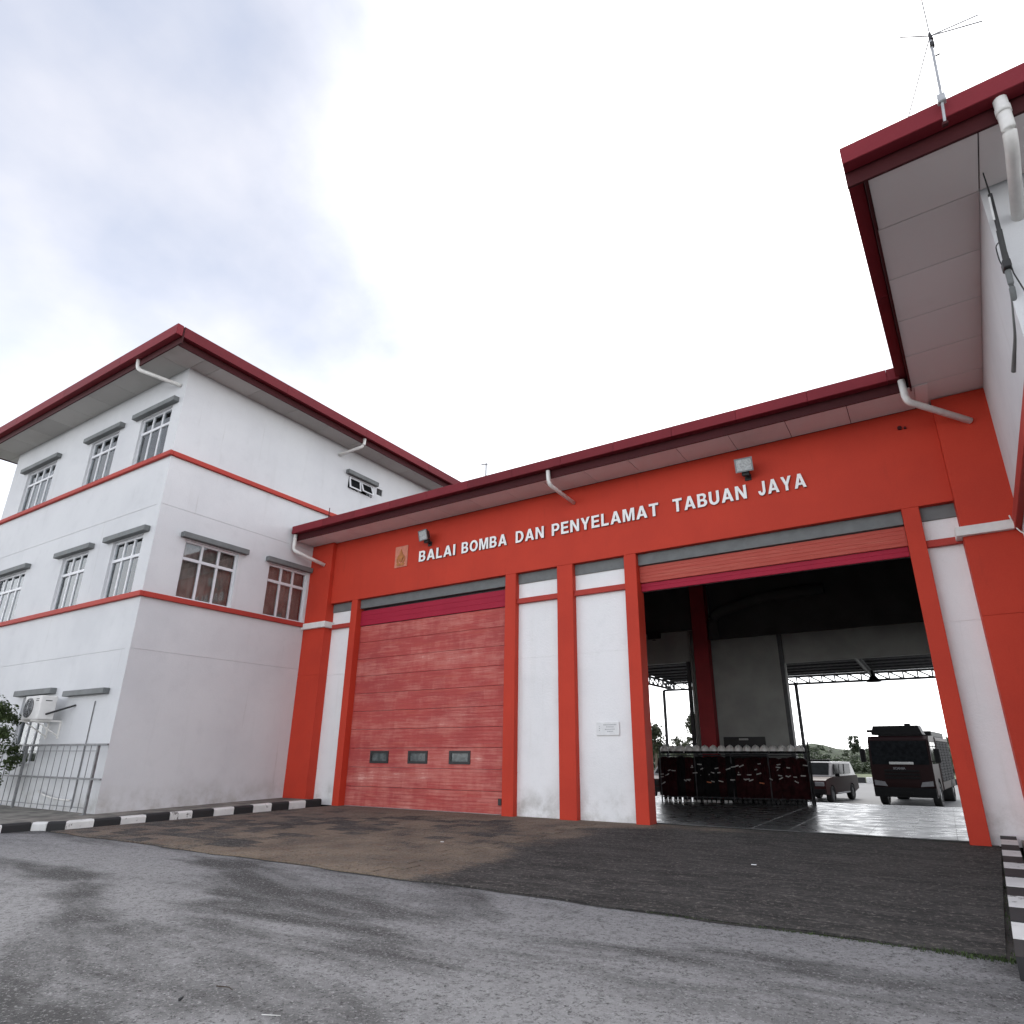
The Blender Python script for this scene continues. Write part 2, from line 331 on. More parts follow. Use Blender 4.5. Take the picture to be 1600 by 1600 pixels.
def tube(bm, pts, r, n=8, r2=None, cap=True):
    pts = [Vector(p) for p in pts]; rings = []
    up = Vector((0, 0, 1))
    for i, p in enumerate(pts):
        d = (pts[min(i+1, len(pts)-1)]-pts[max(i-1, 0)]).normalized()
        a = d.cross(up if abs(d.z) < .95 else Vector((1, 0, 0))).normalized(); b = d.cross(a)
        rr = r if r2 is None else r+(r2-r)*i/(len(pts)-1)
        rings.append([bm.verts.new(p+a*rr*math.cos(2*math.pi*k/n)+b*rr*math.sin(2*math.pi*k/n)) for k in range(n)])
    for i in range(len(rings)-1):
        for k in range(n): bm.faces.new((rings[i][k], rings[i][(k+1) % n], rings[i+1][(k+1) % n], rings[i+1][k]))
    if cap: bm.faces.new(rings[0][::-1]); bm.faces.new(rings[-1])
def bend(pts, rr=.06, k=4):
    """round the corners of a polyline"""
    pts = [Vector(p) for p in pts]; o = [pts[0]]
    for i in range(1, len(pts)-1):
        a = (pts[i-1]-pts[i]); b = (pts[i+1]-pts[i]); ra = min(rr, a.length*.45, b.length*.45)
        p, q = pts[i]+a.normalized()*ra, pts[i]+b.normalized()*ra
        for j in range(k+1):
            t = j/k; o.append(p*(1-t)**2+pts[i]*2*t*(1-t)+q*t*t)
    return o+[pts[-1]]
def cyl(bm, c, r, h, axis='z', n=20, r2=None):
    c = Vector(c); d = {'x': Vector((1, 0, 0)), 'y': Vector((0, 1, 0)), 'z': Vector((0, 0, 1))}[axis]*h/2
    tube(bm, [c-d, c+d], r, n, r2)
class Face:
    """a wall plane: u along the wall, d depth inwards, z up"""
    def __init__(s, kind, c): s.k, s.c = kind, c
    def P(s, u, d, z):
        if s.k == 'S': return (u, s.c+d, z)      # faces -y
        if s.k == 'E': return (s.c-d, u, z)      # faces +x
        if s.k == 'W': return (s.c+d, u, z)      # faces -x
    def box(s, bm, u0, u1, d0, d1, z0, z1, bev=0.0):
        a, b = Vector(s.P(u0, d0, z0)), Vector(s.P(u1, d1, z1))
        bx(bm, min(a.x, b.x), max(a.x, b.x), min(a.y, b.y), max(a.y, b.y), min(a.z, b.z), max(a.z, b.z), bev)
    def bo(s, name, u0, u1, d0, d1, z0, z1, mat, parent, bev=.004):
        a, b = Vector(s.P(u0, d0, z0)), Vector(s.P(u1, d1, z1))
        return box(name, min(a.x, b.x), max(a.x, b.x), min(a.y, b.y), max(a.y, b.y), min(a.z, b.z), max(a.z, b.z), mat, parent, bev)
def wall(name, F, u0, u1, z0, z1, holes, mat, parent, T=.2, grooves=()):
    """holes: (ua,ub,za,zb); grooves: heights of hairline joints"""
    H = [(*h, None) for h in holes]+[(u0, u1, g-.006, g+.006, .012) for g in grooves]
    us = sorted({u0, u1, *[h[0] for h in H], *[h[1] for h in H]}); zs = sorted({z0, z1, *[h[2] for h in H], *[h[3] for h in H]})
    bm = bmesh.new(); vc = {}
    def V(u, d, z):
        k = (round(u, 4), round(d, 4), round(z, 4))
        if k not in vc: vc[k] = bm.verts.new(F.P(u, d, z))
        return vc[k]
    def st(i, j):
        if not (0 <= i < len(us)-1 and 0 <= j < len(zs)-1): return 'out'
        cu, cz = (us[i]+us[i+1])/2, (zs[j]+zs[j+1])/2; r = 0.0
        for h in H:
            if h[0] < cu < h[1] and h[2] < cz < h[3]:
                if h[4] is None: return None
                r = h[4]
        return r
    for i in range(len(us)-1):
        for j in range(len(zs)-1):
            s = st(i, j)
            if s is None: continue
            a, b, c, d = us[i], us[i+1], zs[j], zs[j+1]
            bm.faces.new((V(a, s, c), V(b, s, c), V(b, s, d), V(a, s, d))); bm.faces.new((V(a, T, c), V(a, T, d), V(b, T, d), V(b, T, c)))
            for (di, dj, p, q) in ((-1, 0, (a, c), (a, d)), (1, 0, (b, c), (b, d)), (0, -1, (a, c), (b, c)), (0, 1, (a, d), (b, d))):
                t = st(i+di, j+dj); e = None
                if t is None or t == 'out': e = T
                elif t > s: e = t
                if e is not None: bm.faces.new((V(p[0], s, p[1]), V(q[0], s, q[1]), V(q[0], e, q[1]), V(p[0], e, p[1])))
    return obj(name, bm, mat, parent)
def window(F, u0, u1, z0, z1, cols, split, parent, curtain=None, ctop=None, fw=.05, d0=.06):
    """frame mesh with pane and curtain children; split = height of the transom or None"""
    bm = bmesh.new(); D = d0+.06
    F.box(bm, u0, u0+fw, d0, D, z0, z1); F.box(bm, u1-fw, u1, d0, D, z0, z1)
    F.box(bm, u0+fw, u1-fw, d0, D, z0, z0+fw); F.box(bm, u0+fw, u1-fw, d0, D, z1-fw, z1)
    inner = (u1-u0-2*fw); cw = inner/cols; rows = [(z0+fw, z1-fw)]
    if split:
        F.box(bm, u0+fw, u1-fw, d0-.006, D-.004, split-.035, split+.035); rows = [(z0+fw, split-.035), (split+.035, z1-fw)]
    for k in range(1, cols):
        for (a, b) in rows: F.box(bm, u0+fw+k*cw-.028, u0+fw+k*cw+.028, d0+.002, D-.002, a, b)
    w = obj('window', bm, M['frame'], parent)
    for k in range(cols):
        for (a, b) in rows:
            F.bo('pane', u0+fw+k*cw+(.028 if k else 0), u0+fw+(k+1)*cw-(.028 if k < cols-1 else 0), d0+.025, d0+.032, a, b, M['glass'], w, 0)
    if curtain:
        bm = bmesh.new(); t = ctop or z1; n = 40; rows_ = []
        for i in range(n+1):
            u = u0+.02+(u1-u0-.04)*i/n; dd = d0+.16+(.022*math.sin(i*1.35)+.012*math.sin(i*2.9+u0) if curtain == 'curtain_brown' else 0)
            rows_.append((bm.verts.new(F.P(u, dd, z0+.02)), bm.verts.new(F.P(u, dd, t))))
        for i in range(n): bm.faces.new((rows_[i][0], rows_[i+1][0], rows_[i+1][1], rows_[i][1]))
        obj('curtain' if curtain == 'curtain_brown' else 'blind', bm, M[curtain], w, True)
    return w
def gz(y):
    return -0.1*min(1, max(0, (-.2-y)/5.6))
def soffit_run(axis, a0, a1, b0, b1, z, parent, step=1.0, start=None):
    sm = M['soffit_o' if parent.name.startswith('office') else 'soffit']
    """boards side by side along the axis, a thin dark joint between"""
    t = a0; e = start if start is not None else a0+step
    while t < a1-.02:
        e = min(e, a1); g = .006
        if axis == 'x': box('soffit_board', t+g, e-g, b0, b1, z, z+.02, sm, parent, .002)
        else: box('soffit_board', b0, b1, t+g, e-g, z, z+.02, sm, parent, .002)
        t = e; e += step
def gutter_run(axis, a0, a1, face, out, z, parent, seg=2.4, zt=None):
    """box gutter on a recessed fascia; out = +-1 direction of the outer face; face = outer coordinate"""
    t = a0; zt = zt or z+.36
    while t < a1-.02:
        e = min(t+seg, a1); lo, hi = sorted((face, face-out*.15))
        args = (t+.0015, e-.0015, lo, hi) if axis == 'x' else (lo, hi, t+.0015, e-.0015)
        box('gutter', *args, z+.15, zt, M['maroon'], parent, .006)
        lo, hi = sorted((face-out*.158, face-out*.19))
        args = (t, e, lo, hi) if axis == 'x' else (lo, hi, t, e)
        box('fascia_board', *args, z-.03, zt-.02, M['maroon_shaded'], parent, .002)
        t = e
def pipe(pts, r, parent, collar=()):
    bm = bmesh.new(); tube(bm, bend(pts, .10), r, 12)
    for i in collar:
        p, q = Vector(pts[i]), Vector(pts[i+1]); d = (q-p).normalized(); tube(bm, [p+d*.10, p+d*.17], r*1.12, 12)
        if (q-p).length > .5: tube(bm, [q-d*.05, q], r*1.1, 12)
    return obj('downpipe', bm, M['pvc'], parent, True)

# ================================================================== SETTING
def sheet(name, prof, x0, x1, mat, kind='structure', nx=1):
    """profile (y,z) swept along x"""
    bm = bmesh.new(); rows = []
    for i in range(nx+1):
        x = x0+(x1-x0)*i/nx; rows.append([bm.verts.new((x, y, z)) for y, z in prof])
    for i in range(nx):
        for k in range(len(prof)-1): bm.faces.new((rows[i][k], rows[i+1][k], rows[i+1][k+1], rows[i][k+1]))
    o = obj(name, bm, mat); tag(o, kind=kind); return o
YZ = -.92            # level of the yard behind the garage
tag(sheet('ground', [(-400, -.16), (7.0, -.16), (9.0, -.30), (17.0, YZ-.03), (1500, YZ-.03)], -900, 900, M['earth']), 'grassy ground all around the station', None)
road = sheet('road', [(-90, -.102), (-5.83, -.102)], -70, 90, M['asphalt']); tag(road, 'worn grey asphalt road with darker patches')
bm = bmesh.new()      # apron slab (sloping), its outer edge a little ragged
N = 60; top = []; bot = []
for i in range(N+1):
    t = i/N; x = -5.3+(8.42+5.3)*t; yb = -5.83+.035*math.sin(x*1.9)+.02*math.sin(x*5.3+1); xr = -4.75+(8.74+4.75)*t
    top.append(bm.verts.new((xr, .28, -.012))); bot.append(bm.verts.new((x, yb, -.088)))
low = [bm.verts.new((v.co.x, v.co.y-.005, -.15)) for v in bot]
mids = [bm.verts.new((a.co.x, -.2, -.012)) for a in top]
for i in range(N):
    bm.faces.new((mids[i], mids[i+1], top[i+1], top[i])); bm.faces.new((bot[i], bot[i+1], mids[i+1], mids[i])); bm.faces.new((low[i], low[i+1], bot[i+1], bot[i]))
apron = tag(obj('apron', bm, M['apron']), 'stained concrete apron in front of the garage doors', kind='structure')
bm = bmesh.new(); pts = []
for i in range(N+1):
    x = -5.3+(8.42+5.3)*i/N; yb = -5.83+.035*math.sin(x*1.9)+.02*math.sin(x*5.3+1); w_ = .022+.014*math.sin(x*3.1)+.008*math.sin(x*11)
    pts.append((bm.verts.new((x, yb-.006, -.0975)), bm.verts.new((x, yb-.012-w_, -.0975))))
for i in range(N): bm.faces.new((pts[i][0], pts[i+1][0], pts[i+1][1], pts[i][1]))
tag(obj('joint_strip', bm, M['joint']), kind='structure')
# pavers laid in the left half of the apron
pm = bmesh.new(); bx(pm, -.2185, .2185, -.1455, .1455, -.02, .0, .003); bmesh.ops.recalc_face_normals(pm, faces=pm.faces)
pme = bpy.data.meshes.new('paver'); pm.to_mesh(pme); pm.free(); pme.materials.append(M['paver'])
for j in range(18):
    for i in range(16):
        y = -5.61+j*.302; x = -4.55+i*.449+(.2245 if j % 2 else 0); xl = -4.95-.07*(-y)
        if x-.23 < xl: continue
        s = .012 if y > -.2 else -.012-(-y-.2)/5.63*.076
        o = link('paver', pme, apron); o.location = (x, y, s+.0075+random.uniform(-.0015, .0015)); o.rotation_euler = (math.atan(.0135), 0, random.uniform(-.004, .004))
# dark soil channel between apron and right kerb
bm = bmesh.new()
vs = [bm.verts.new(p) for p in ((8.73, .0, -.030), (8.90, .0, -.030), (8.60, -6.0, -.112), (8.41, -5.83, -.100))]; bm.faces.new(vs)
tag(obj('drain_channel', bm, M['joint']), kind='structure')
# raised pavement beside the office building
bm = bmesh.new()
poly = [(-5.17, -.14), (-5.50, -5.55), (-5.66, -5.78), (-5.92, -5.88), (-5.98, -9.0), (-40, -9.0), (-40, -.3), (-6.60, -.3), (-6.60, -.14)]
A = [bm.verts.new((x, y, gz(y)+.115)) for x, y in poly]; B_ = [bm.verts.new((x, y, -.2)) for x, y in poly]
bm.faces.new(A)
for i in range(len(poly)): bm.faces.new((A[i], A[(i+1) % len(poly)], B_[(i+1) % len(poly)], B_[i]))
bmesh.ops.triangulate(bm, faces=bm.faces)
tag(obj('pavement', bm, M['pave']), 'stained concrete pavement beside the office building', kind='structure')
bm = bmesh.new()
A = [(9.0, .0), (8.72, -6.2), (8.72, -9.0), (60, -9), (60, .0)]
a = [bm.verts.new((x, y, gz(y)+.09)) for x, y in A]; b = [bm.verts.new((x, y, -.2)) for x, y in A]; bm.faces.new(a)
for i in range(5): bm.faces.new((a[i], a[(i+1) % 5], b[(i+1) % 5], b[i]))
tag(obj('pavement', bm, M['pave']), 'concrete pavement beside the two storey block', kind='structure')
# kerbs
def kerb(pts, lens, first, label, wid=.15, hgt=.135):
    k = bpy.data.objects.new('kerb', None); COL.objects.link(k); tag(k, label, kind='structure'); k.location = (pts[0][0], pts[0][1], 0); BASE[k.name] = Vector((pts[0][0], pts[0][1], 0))
    col = first; li = 0
    for a, b in zip(pts, pts[1:]):
        a, b = Vector((*a, 0)), Vector((*b, 0)); L = (b-a).length; d = (b-a).normalized(); t = 0; nrm = Vector((d.y, -d.x, 0))
        n = max(1, round(L/lens)); s = L/n
        for i in range(n):
            p, q = a+d*(t+.004), a+d*(t+s-.004)
            bm = bmesh.new()
            j = random.uniform(-.008, .008)
            prof = [(0, -.14), (0, hgt-.03), (.025, hgt), (wid, hgt), (wid, -.14)]
            def PV(P, w, h): z = gz(P.y)+h+j; c = P-nrm*w; return bm.verts.new((c.x, c.y, z))
            A = [PV(p, w, h) for w, h in prof]; Bv = [PV(q, w, h) for w, h in prof]
            bm.faces.new(A); bm.faces.new(Bv[::-1])
            for u in range(5): bm.faces.new((A[u], A[(u+1) % 5], Bv[(u+1) % 5], Bv[u]))
            obj('kerb_block', bm, M['kerb_w' if col else 'kerb_b'], k); col = not col; t += s
    return k
kerb([(-5.76, -9.0), (-5.74, -5.96), (-5.55, -5.80), (-5.36, -5.58), (-5.02, -.10)], .46, 0, 'black and white painted kerb along the office building')
kerb([(8.93, .02), (8.62, -6.3)], .50, 0, 'black and white painted kerb beside the two storey block', wid=-.16)
# rear yard, verge
tag(sheet('yard', [(7.75, -.06), (17.0, YZ), (46, YZ)], -60, 60, M['yard']), 'grey asphalt yard behind the garage', kind='structure')
tag(sheet('verge', [(46.5, YZ+.02), (69, YZ+.03)], -120, 120, M['verge']), 'pale grass verge beyond the yard', kind='structure')
k = bpy.data.objects.new('yard_kerb', None); COL.objects.link(k); k.location = (0, 46.2, YZ); BASE[k.name] = Vector((0, 46.2, YZ)); tag(k, 'black and white block kerb at the far edge of the yard', kind='structure')
for i in range(48): box('kerb_block', -22+i*.8+.03, -22+(i+1)*.8-.03, 46, 46.4, YZ-.05, YZ+.40, M['kerb_w' if i % 2 else 'kerb_b'], k, .03)

# ================================================================== OFFICE BUILDING (left, three storeys)
XE, YF, XW, YB = -6.49, -4.59, -16.2, 13.0
office = thing('office_building', 'white three storey office building with red bands and maroon eaves', 'building', (-11.3, 4.0, 0))
FE, FS = Face('E', XE), Face('S', YF)
ew = [(-3.85, -2.41, 4.655, 6.09), (-1.48, -.19, 4.655, 6.09), (.90, 1.95, 9.20, 9.62), (2.15, 2.41, 9.42, 9.65)]
wall('wall', FE, YF+.0, YB, -.1, 10.56, ew, M['wall'], office, grooves=(3.37, 6.79))
sw = [(-8.38, -6.93, 8.155, 9.56), (-10.98, -9.50, 8.155, 9.56), (-15.0, -13.1, 8.155, 9.56),
      (-8.36, -6.98, 4.655, 6.10), (-10.93, -9.56, 4.655, 6.10), (-15.05, -13.12, 4.655, 6.10), (-11.1, -9.68, .96, 2.50)]
wall('wall', FS, XW, XE-.2, -.1, 10.56, sw, M['wall'], office, grooves=(3.37, 6.79))
box('wall', XW, XW+.2, YF+.2, YB, -.1, 10.56, M['wall'], office); box('wall', XW+.2, XE-.2, YB-.2, YB, -.1, 10.56, M['wall'], office)
box('wall', XE-.2, XE-.003, YF-.0, YF+.003, -.1, -.05, M['wall'], office)   # toe behind the corner
box('floor_slab', XW+.2, XE-.2, YF+.2, YB-.2, 3.30, 3.45, M['int_dark'], office); box('floor_slab', XW+.2, XE-.2, YF+.2, YB-.2, 6.80, 6.95, M['int_dark'], office)
# red string courses, mitred at the corner by butting
for z0, z1 in ((4.53, 4.65), (8.03, 8.15)):
    FS.bo('string_course', XW-.08, XE+.08, -.08, -.002, z0, z1, M['course'], office, .008)
    FE.bo('string_course', YF, (-.14 if z0 < 5 else 9.0), -.08, -.002, z0, z1, M['course'], office, .008)
for (a, b, z0, z1) in sw:
    cols = 4 if b-a > 1.7 else 3
    if z1 > 8: window(FS, a, b, z0, z1, cols, 9.12, office, 'blind', 9.05)
    elif z1 > 4: window(FS, a, b, z0, z1, cols, 5.62, office, 'blind')
    else: window(FS, a, b, z0, z1, 3, 1.98, office)
    FS.bo('lintel', a-.27, b+.25, -.14, -.002, z1+.02, z1+.155, M['lintel'], office, .008)
FS.bo('lintel', -8.78, -6.95, -.14, -.002, 2.42, 2.54, M['lintel'], office, .008)
for (a, b, z0, z1) in ew[:2]:
    window(FE, a, b, z0, z1, 3, 5.64, office, 'curtain_brown'); FE.bo('lintel', a-.14, b+(.20 if a < -2 else .05), -.14, -.002, z1+.02, z1+.155, M['lintel'], office, .008)
# small top-hung window: two sashes, the near one ajar
a, b, z0, z1 = ew[2]
FE.bo('lintel', a-.13, b+.15, -.14, -.002, z1+.03, z1+.17, M['lintel'], office, .008)
w = window(FE, a, b, z0, z1, 2, None, office)
for k, ang in ((0, 12), (1, 22)):
    bm = bmesh.new(); u0 = a+.03+k*.5; u1 = u0+.48
    s = math.sin(rad(ang)); hh = z1-z0-.04
    for (ua, ub, za, zb) in ((u0, u0+.045, 0, hh), (u1-.045, u1, 0, hh), (u0+.045, u1-.045, 0, .045), (u0+.045, u1-.045, hh-.045, hh)):
        vs = []
        for dd in (0, .035):
            for (u, z) in ((ua, za), (ub, za), (ub, zb), (ua, zb)): vs.append(bm.verts.new(FE.P(u, dd-.01-s*z, z1-.02-math.cos(rad(ang))*z)))
        for f in ((0, 1, 2, 3), (7, 6, 5, 4), (0, 4, 5, 1), (1, 5, 6, 2), (2, 6, 7, 3), (3, 7, 4, 0)): bm.faces.new([vs[i] for i in f])
    obj('sash', bm, M['frame'], w)
    bm = bmesh.new(); bm.faces.new([bm.verts.new(FE.P(u, .01-s*z, z1-.02-math.cos(rad(ang))*z)) for (u, z) in ((u0+.045, .045), (u1-.045, .045), (u1-.045, hh-.045), (u0+.045, hh-.045))])
    obj('pane', bm, M['glass_dark'], w)
bm = bmesh.new(); a, b, z0, z1 = ew[3]
for i in range(5): FE.box(bm, a+.01, b-.01, .03, .05, z0+.01+i*.045, z0+.035+i*.045)
obj('vent', bm, M['black'], office)
# roof, soffit, gutters
RX0, RX1, RY0, RY1 = -17.2, -5.60, -5.50, 14.0
Z = 10.52
soffit_run('y', YF-.0, RY1-.2, XE+.003, RX1-.19, Z, office, 1.2, YF+.42)
soffit_run('x', RX0+.19, RX1-.19, RY0+.19, YF-.003, Z, office, 1.2, -16.2)
soffit_run('y', YF, RY1-.2, RX0+.19, XW-.003, Z, office, 1.2)
gutter_run('x', RX0, RX1, RY0, -1, Z, office, 3.0, 10.95); gutter_run('y', RY0+.17, RY1, RX1, 1, Z, office, 3.0, 10.95)
gutter_run('y', RY0+.17, RY1, RX0, -1, Z, office, 3.0, 10.95)
bm = bmesh.new(); zt = 10.96; cx = (RX0+RX1)/2
v = [bm.verts.new(p) for p in ((RX0+.05, RY0+.05, zt-.02), (RX1-.05, RY0+.05, zt-.02), (RX1-.05, RY1, zt-.02), (RX0+.05, RY1, zt-.02), (cx, RY0+6, zt+1.5), (cx, RY1-6, zt+1.5))]
for f in ((0, 1, 4), (1, 2, 5, 4), (2, 3, 5), (3, 0, 4, 5), (0, 3, 2, 1)): bm.faces.new([v[i] for i in f])
obj('roof', bm, M['maroon_shaded'], office)
pipe([(-7.52, -5.36, 10.68), (-7.50, -5.34, 10.40), (-6.72, -4.60, 10.06)], .05, office)
pipe([(-5.74, .74, 10.68), (-5.74, .72, 10.40), (-6.47, .40, 10.14)], .05, office)

# ================================================================== GARAGE
HB, HT = 5.14, 6.925
XP, XL, XR = -5.62, 9.15, 9.93
gar = thing('engine_garage', 'orange red fire engine garage with white panels and two tall door bays', 'building', (1.7, 3.8, 0))
box('header_beam', XP, XL, 0, .32, HB, HT, M['red'], gar, .006)
for x0, x1 in ((-4.78, -4.55), (.28, .57), (1.66, 2.05), (3.27, 3.54), (8.39, 8.65)):
    box('pier', x0, x1, .002, .34, -.02, HB-.0005, M['red'], gar, .006)
for x0, x1 in ((-5.62, -4.78), (.57, 1.66), (2.05, 3.27), (8.65, 9.15)):
    wall('wall_panel', Face('S', .15), x0, x1, -.02, 4.90, [], M['panel'], gar, .2, grooves=(.83, 3.19))
    box('ledge', x0+.001, x1-.001, .06, .149, 4.43, 4.545, M['course'], gar, .004)
    box('lintel', x0+.001, x1-.001, .12, .30, 4.902, HB-.001, M['grey'], gar, .003)
# big end pilasters with white caps and hairline joints
wall('pilaster', Face('S', -.12), XE+.004, XP, -.02, 6.92, [], M['red'], gar, .44, grooves=(.83, 3.19))
wall('pilaster', Face('S', -.16), XL, XR+.06, -.02, 6.94, [], M['red'], gar, .48, grooves=(.83, 3.19))
bm = bmesh.new(); bx(bm, XE+.004, XP+.09, -.21, -.1215, 4.46, 4.62, .006); bx(bm, XP+.0015, XP+.09, -.12, .14, 4.461, 4.619, .004); obj('cap', bm, M['cap'], gar)
bm = bmesh.new(); bx(bm, XL-.09, XR-.02, -.25, -.1615, 4.46, 4.61, .006); bx(bm, XL-.09, XL-.0015, -.16, .14, 4.461, 4.609, .004); obj('cap', bm, M['cap'], gar)
# closed sectional door
def section(x0, x1, z0, z1, y, mat, parent, name='door_section', ribs=6):
    bm = bmesh.new(); prof = [(y+.04, z0), (y+.006, z0), (y, z0+.008)]; h = (z1-z0)/ribs
    for k in range(1, ribs): zc = z0+k*h; prof += [(y, zc-.006), (y+.005, zc), (y, zc+.006)]
    prof += [(y, z1-.008), (y+.006, z1), (y+.04, z1)]
    prism(bm, prof, 'x', x0, x1); return obj(name, bm, mat, parent)
DX0, DX1, DY = -4.545, .275, .20
bm = bmesh.new()
bx(bm, DX0, DX0+.05, DY+.05, DY+.12, -.01, 4.90); bx(bm, DX1-.05, DX1, DY+.05, DY+.12, -.01, 4.90); bx(bm, DX0+.05, DX1-.05, DY+.06, DY+.13, 4.84, 4.90)
door = obj('garage_door', bm, M['black'], gar)
for k in range(10):
    z0, z1 = -.005+k*.4435, -.005+(k+1)*.4435-.007
    if k == 2:      # section with three windows: build round the openings
        wz0, wz1 = .995, 1.24; ops = [(-3.77, -3.20), (-2.53, -1.97), (-1.29, -.73)]
        wall('door_section', Face('S', DY), DX0, DX1, z0, z1, [(a, b, wz0, wz1) for a, b in ops], M['door'], door, .04)
        for a, b in ops:
            bm = bmesh.new()
            for (p, q, r, s) in ((a-.02, b+.02, wz0-.02, wz0+.035), (a-.02, b+.02, wz1-.035, wz1+.02), (a-.02, a+.04, wz0+.035, wz1-.035), (b-.04, b+.02, wz0+.035, wz1-.035)): bx(bm, p, q, DY-.018, DY-.001, r, s)
            obj('window_frame', bm, M['black'], door)
            box('pane', a+.04, b-.04, DY+.004, DY+.010, wz0+.035, wz1-.035, simple('door_window_glass', (.085, .10, .10), .12, .3, 9) if 'door_window_glass' not in bpy.data.materials else bpy.data.materials['door_window_glass'], door, 0)
    else: section(DX0, DX1, z0, z1, DY, M['door'], door)
section(DX0, DX1, 4.435, 4.84, DY-.03, M['crimson'], door, 'door_section', 3)
box('bottom_seal', DX0, DX1, DY-.004, DY+.03, -.02, -.006, M['galv'], door, 0)
bm = bmesh.new(); bx(bm, .07, .16, DY-.03, DY-.001, .17, .30, .006); bx(bm, .16, .20, DY-.02, DY-.001, .19, .28, .006); obj('handle', bm, M['black'], door)
box('lintel', DX0, DX1, .12, .30, 4.902, HB-.001, M['grey'], gar, .003)
# raised door of the open bay
OX0, OX1 = 3.545, 8.385
bm = bmesh.new(); bx(bm, OX0, OX0+.05, .25, .32, 4.36, 4.90); bx(bm, OX1-.05, OX1, .25, .32, 4.36, 4.90); door2 = obj('garage_door', bm, M['black'], gar)
section(OX0, OX1, 4.535, 4.885, .17, M['door2'], door2, 'door_section', 5)
section(OX0+.004, OX1-.004, 4.36, 4.532, .21, M['crimson'], door2, 'door_section', 2)
box('lintel', OX0, OX1, .12, .30, 4.902, HB-.001, M['grey'], gar, .003)
# eaves
Z = 6.93
soffit_run('x', XE+.02, 9.12, -.80, -.002, Z, gar, 1.03, -5.5)
gutter_run('x', -6.43, 8.74, -.97, -1, Z-.005, gar, 1.25, 7.29)
bm = bmesh.new(); prism(bm, [(-.95, 7.25), (3.6, 7.95), (8.6, 7.25), (8.6, 7.15), (3.6, 7.8), (-.8, 7.12)], 'x', -6.45, 9.6); obj('roof', bm, M['maroon_shaded'], gar)
pipe([(-6.36, -.88, 7.06), (-6.36, -.88, 6.62), (-6.28, -.84, 6.55), (-5.9, -.125, 6.28)], .05, gar, (0,))
pipe([(1.96, -.88, 7.06), (1.97, -.86, 6.74), (2.13, -.005, 6.56)], .045, gar)
pipe([(8.76, -.90, 7.06), (8.77, -.86, 6.68), (9.62, -.165, 6.40)], .055, gar)
# ---- inside
RW = 7.55
slab = box('floor_slab', -6.2, 9.9, .36, RW+.2, -.14, -.012, M['joint'], gar, 0)
tm = bmesh.new(); bx(tm, -.298, .298, -.298, .298, -.008, .008, .002); bmesh.ops.recalc_face_normals(tm, faces=tm.faces); tme = bpy.data.meshes.new('floor_tile'); tm.to_mesh(tme); tm.free(); tme.materials.append(M['tile'])
for i in range(15):
    for j in range(12):
        o = link('floor_tile', tme, slab); place(o, slab, (.75+i*.6, .65+j*.6, -.004+random.uniform(-.0012, .0012)))
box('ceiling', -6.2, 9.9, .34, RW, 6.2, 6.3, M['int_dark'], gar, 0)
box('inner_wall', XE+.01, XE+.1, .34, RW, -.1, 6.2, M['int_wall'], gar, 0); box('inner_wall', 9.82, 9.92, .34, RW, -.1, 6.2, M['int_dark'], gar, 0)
wall('rear_wall', Face('S', RW), XE, 9.9, -.1, 7.2, [(-3.6, 2.1, -.1, 3.88), (4.86, 9.3, -.1, 3.66)], M['int_wall'], gar, .2)
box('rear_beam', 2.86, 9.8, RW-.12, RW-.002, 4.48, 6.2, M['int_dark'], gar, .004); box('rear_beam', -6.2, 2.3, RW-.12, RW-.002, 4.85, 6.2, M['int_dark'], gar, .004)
box('column', 2.38, 2.82, RW-.45, RW-.125, -.01, 6.19, M['int_red'], gar, .006)
bm = bmesh.new()
for x in (2.16, 2.27): tube(bm, [(x, RW-.06, 0), (x, RW-.06, 4.8)], .035, 8)
obj('pipework', bm, M['int_wall'], gar, True)
box('door_jamb', 4.74, 4.855, RW-.10, RW-.002, -.01, 4.47, M['dark_steel'], gar, 0); box('door_jamb', 2.0, 2.098, RW-.10, RW-.002, -.01, 3.88, M['dark_steel'], gar, 0)
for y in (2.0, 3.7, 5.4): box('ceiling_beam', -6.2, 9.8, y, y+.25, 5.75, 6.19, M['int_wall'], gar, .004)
for x in (1.0, 5.2): box('tube_light', x, x+1.2, 4.6, 4.68, 6.12, 6.19, M['cap'], gar, .01)
# curved duct against the rear wall
bm = bmesh.new()
tube(bm, bend([(3.0, RW-.35, 4.44), (3.0, RW-.35, 5.2), (4.4, RW-.35, 5.55), (6.2, RW-.35, 5.6)], .4, 6), .16, 12); obj('duct', bm, M['int_dark'], gar, True)

# ================================================================== TWO STOREY BLOCK (right), turned a little
AR = rad(2.77)
blk = thing('side_block', 'white two storey block with deep maroon eaves and grey soffit', 'building', (9.91, 0, 0), -AR, local=True)
FW, FS2 = Face('W', 0), Face('S', -4.82)
Z2 = 6.96
wall('wall', FW, -4.82, -.13, -.1, Z2+.04, [], M['wall'], blk, grooves=(3.37,))
wall('wall', FS2, .2, 9.0, -.1, Z2+.04, [(1.3, 2.8, 4.655, 6.1), (4.4, 5.9, 4.655, 6.1), (1.3, 2.8, .96, 2.5), (4.4, 5.9, .96, 2.5)], M['wall'], blk, grooves=(3.37,))
for a, b, z0, z1, s in ((1.3, 2.8, 4.655, 6.1, 5.62), (4.4, 5.9, 4.655, 6.1, 5.62), (1.3, 2.8, .96, 2.5, 1.98), (4.4, 5.9, .96, 2.5, 1.98)):
    window(FS2, a, b, z0, z1, 3, s, blk, 'blind'); FS2.bo('lintel', a-.2, b+.2, -.14, -.002, z1+.02, z1+.155, M['lintel'], blk, .008)
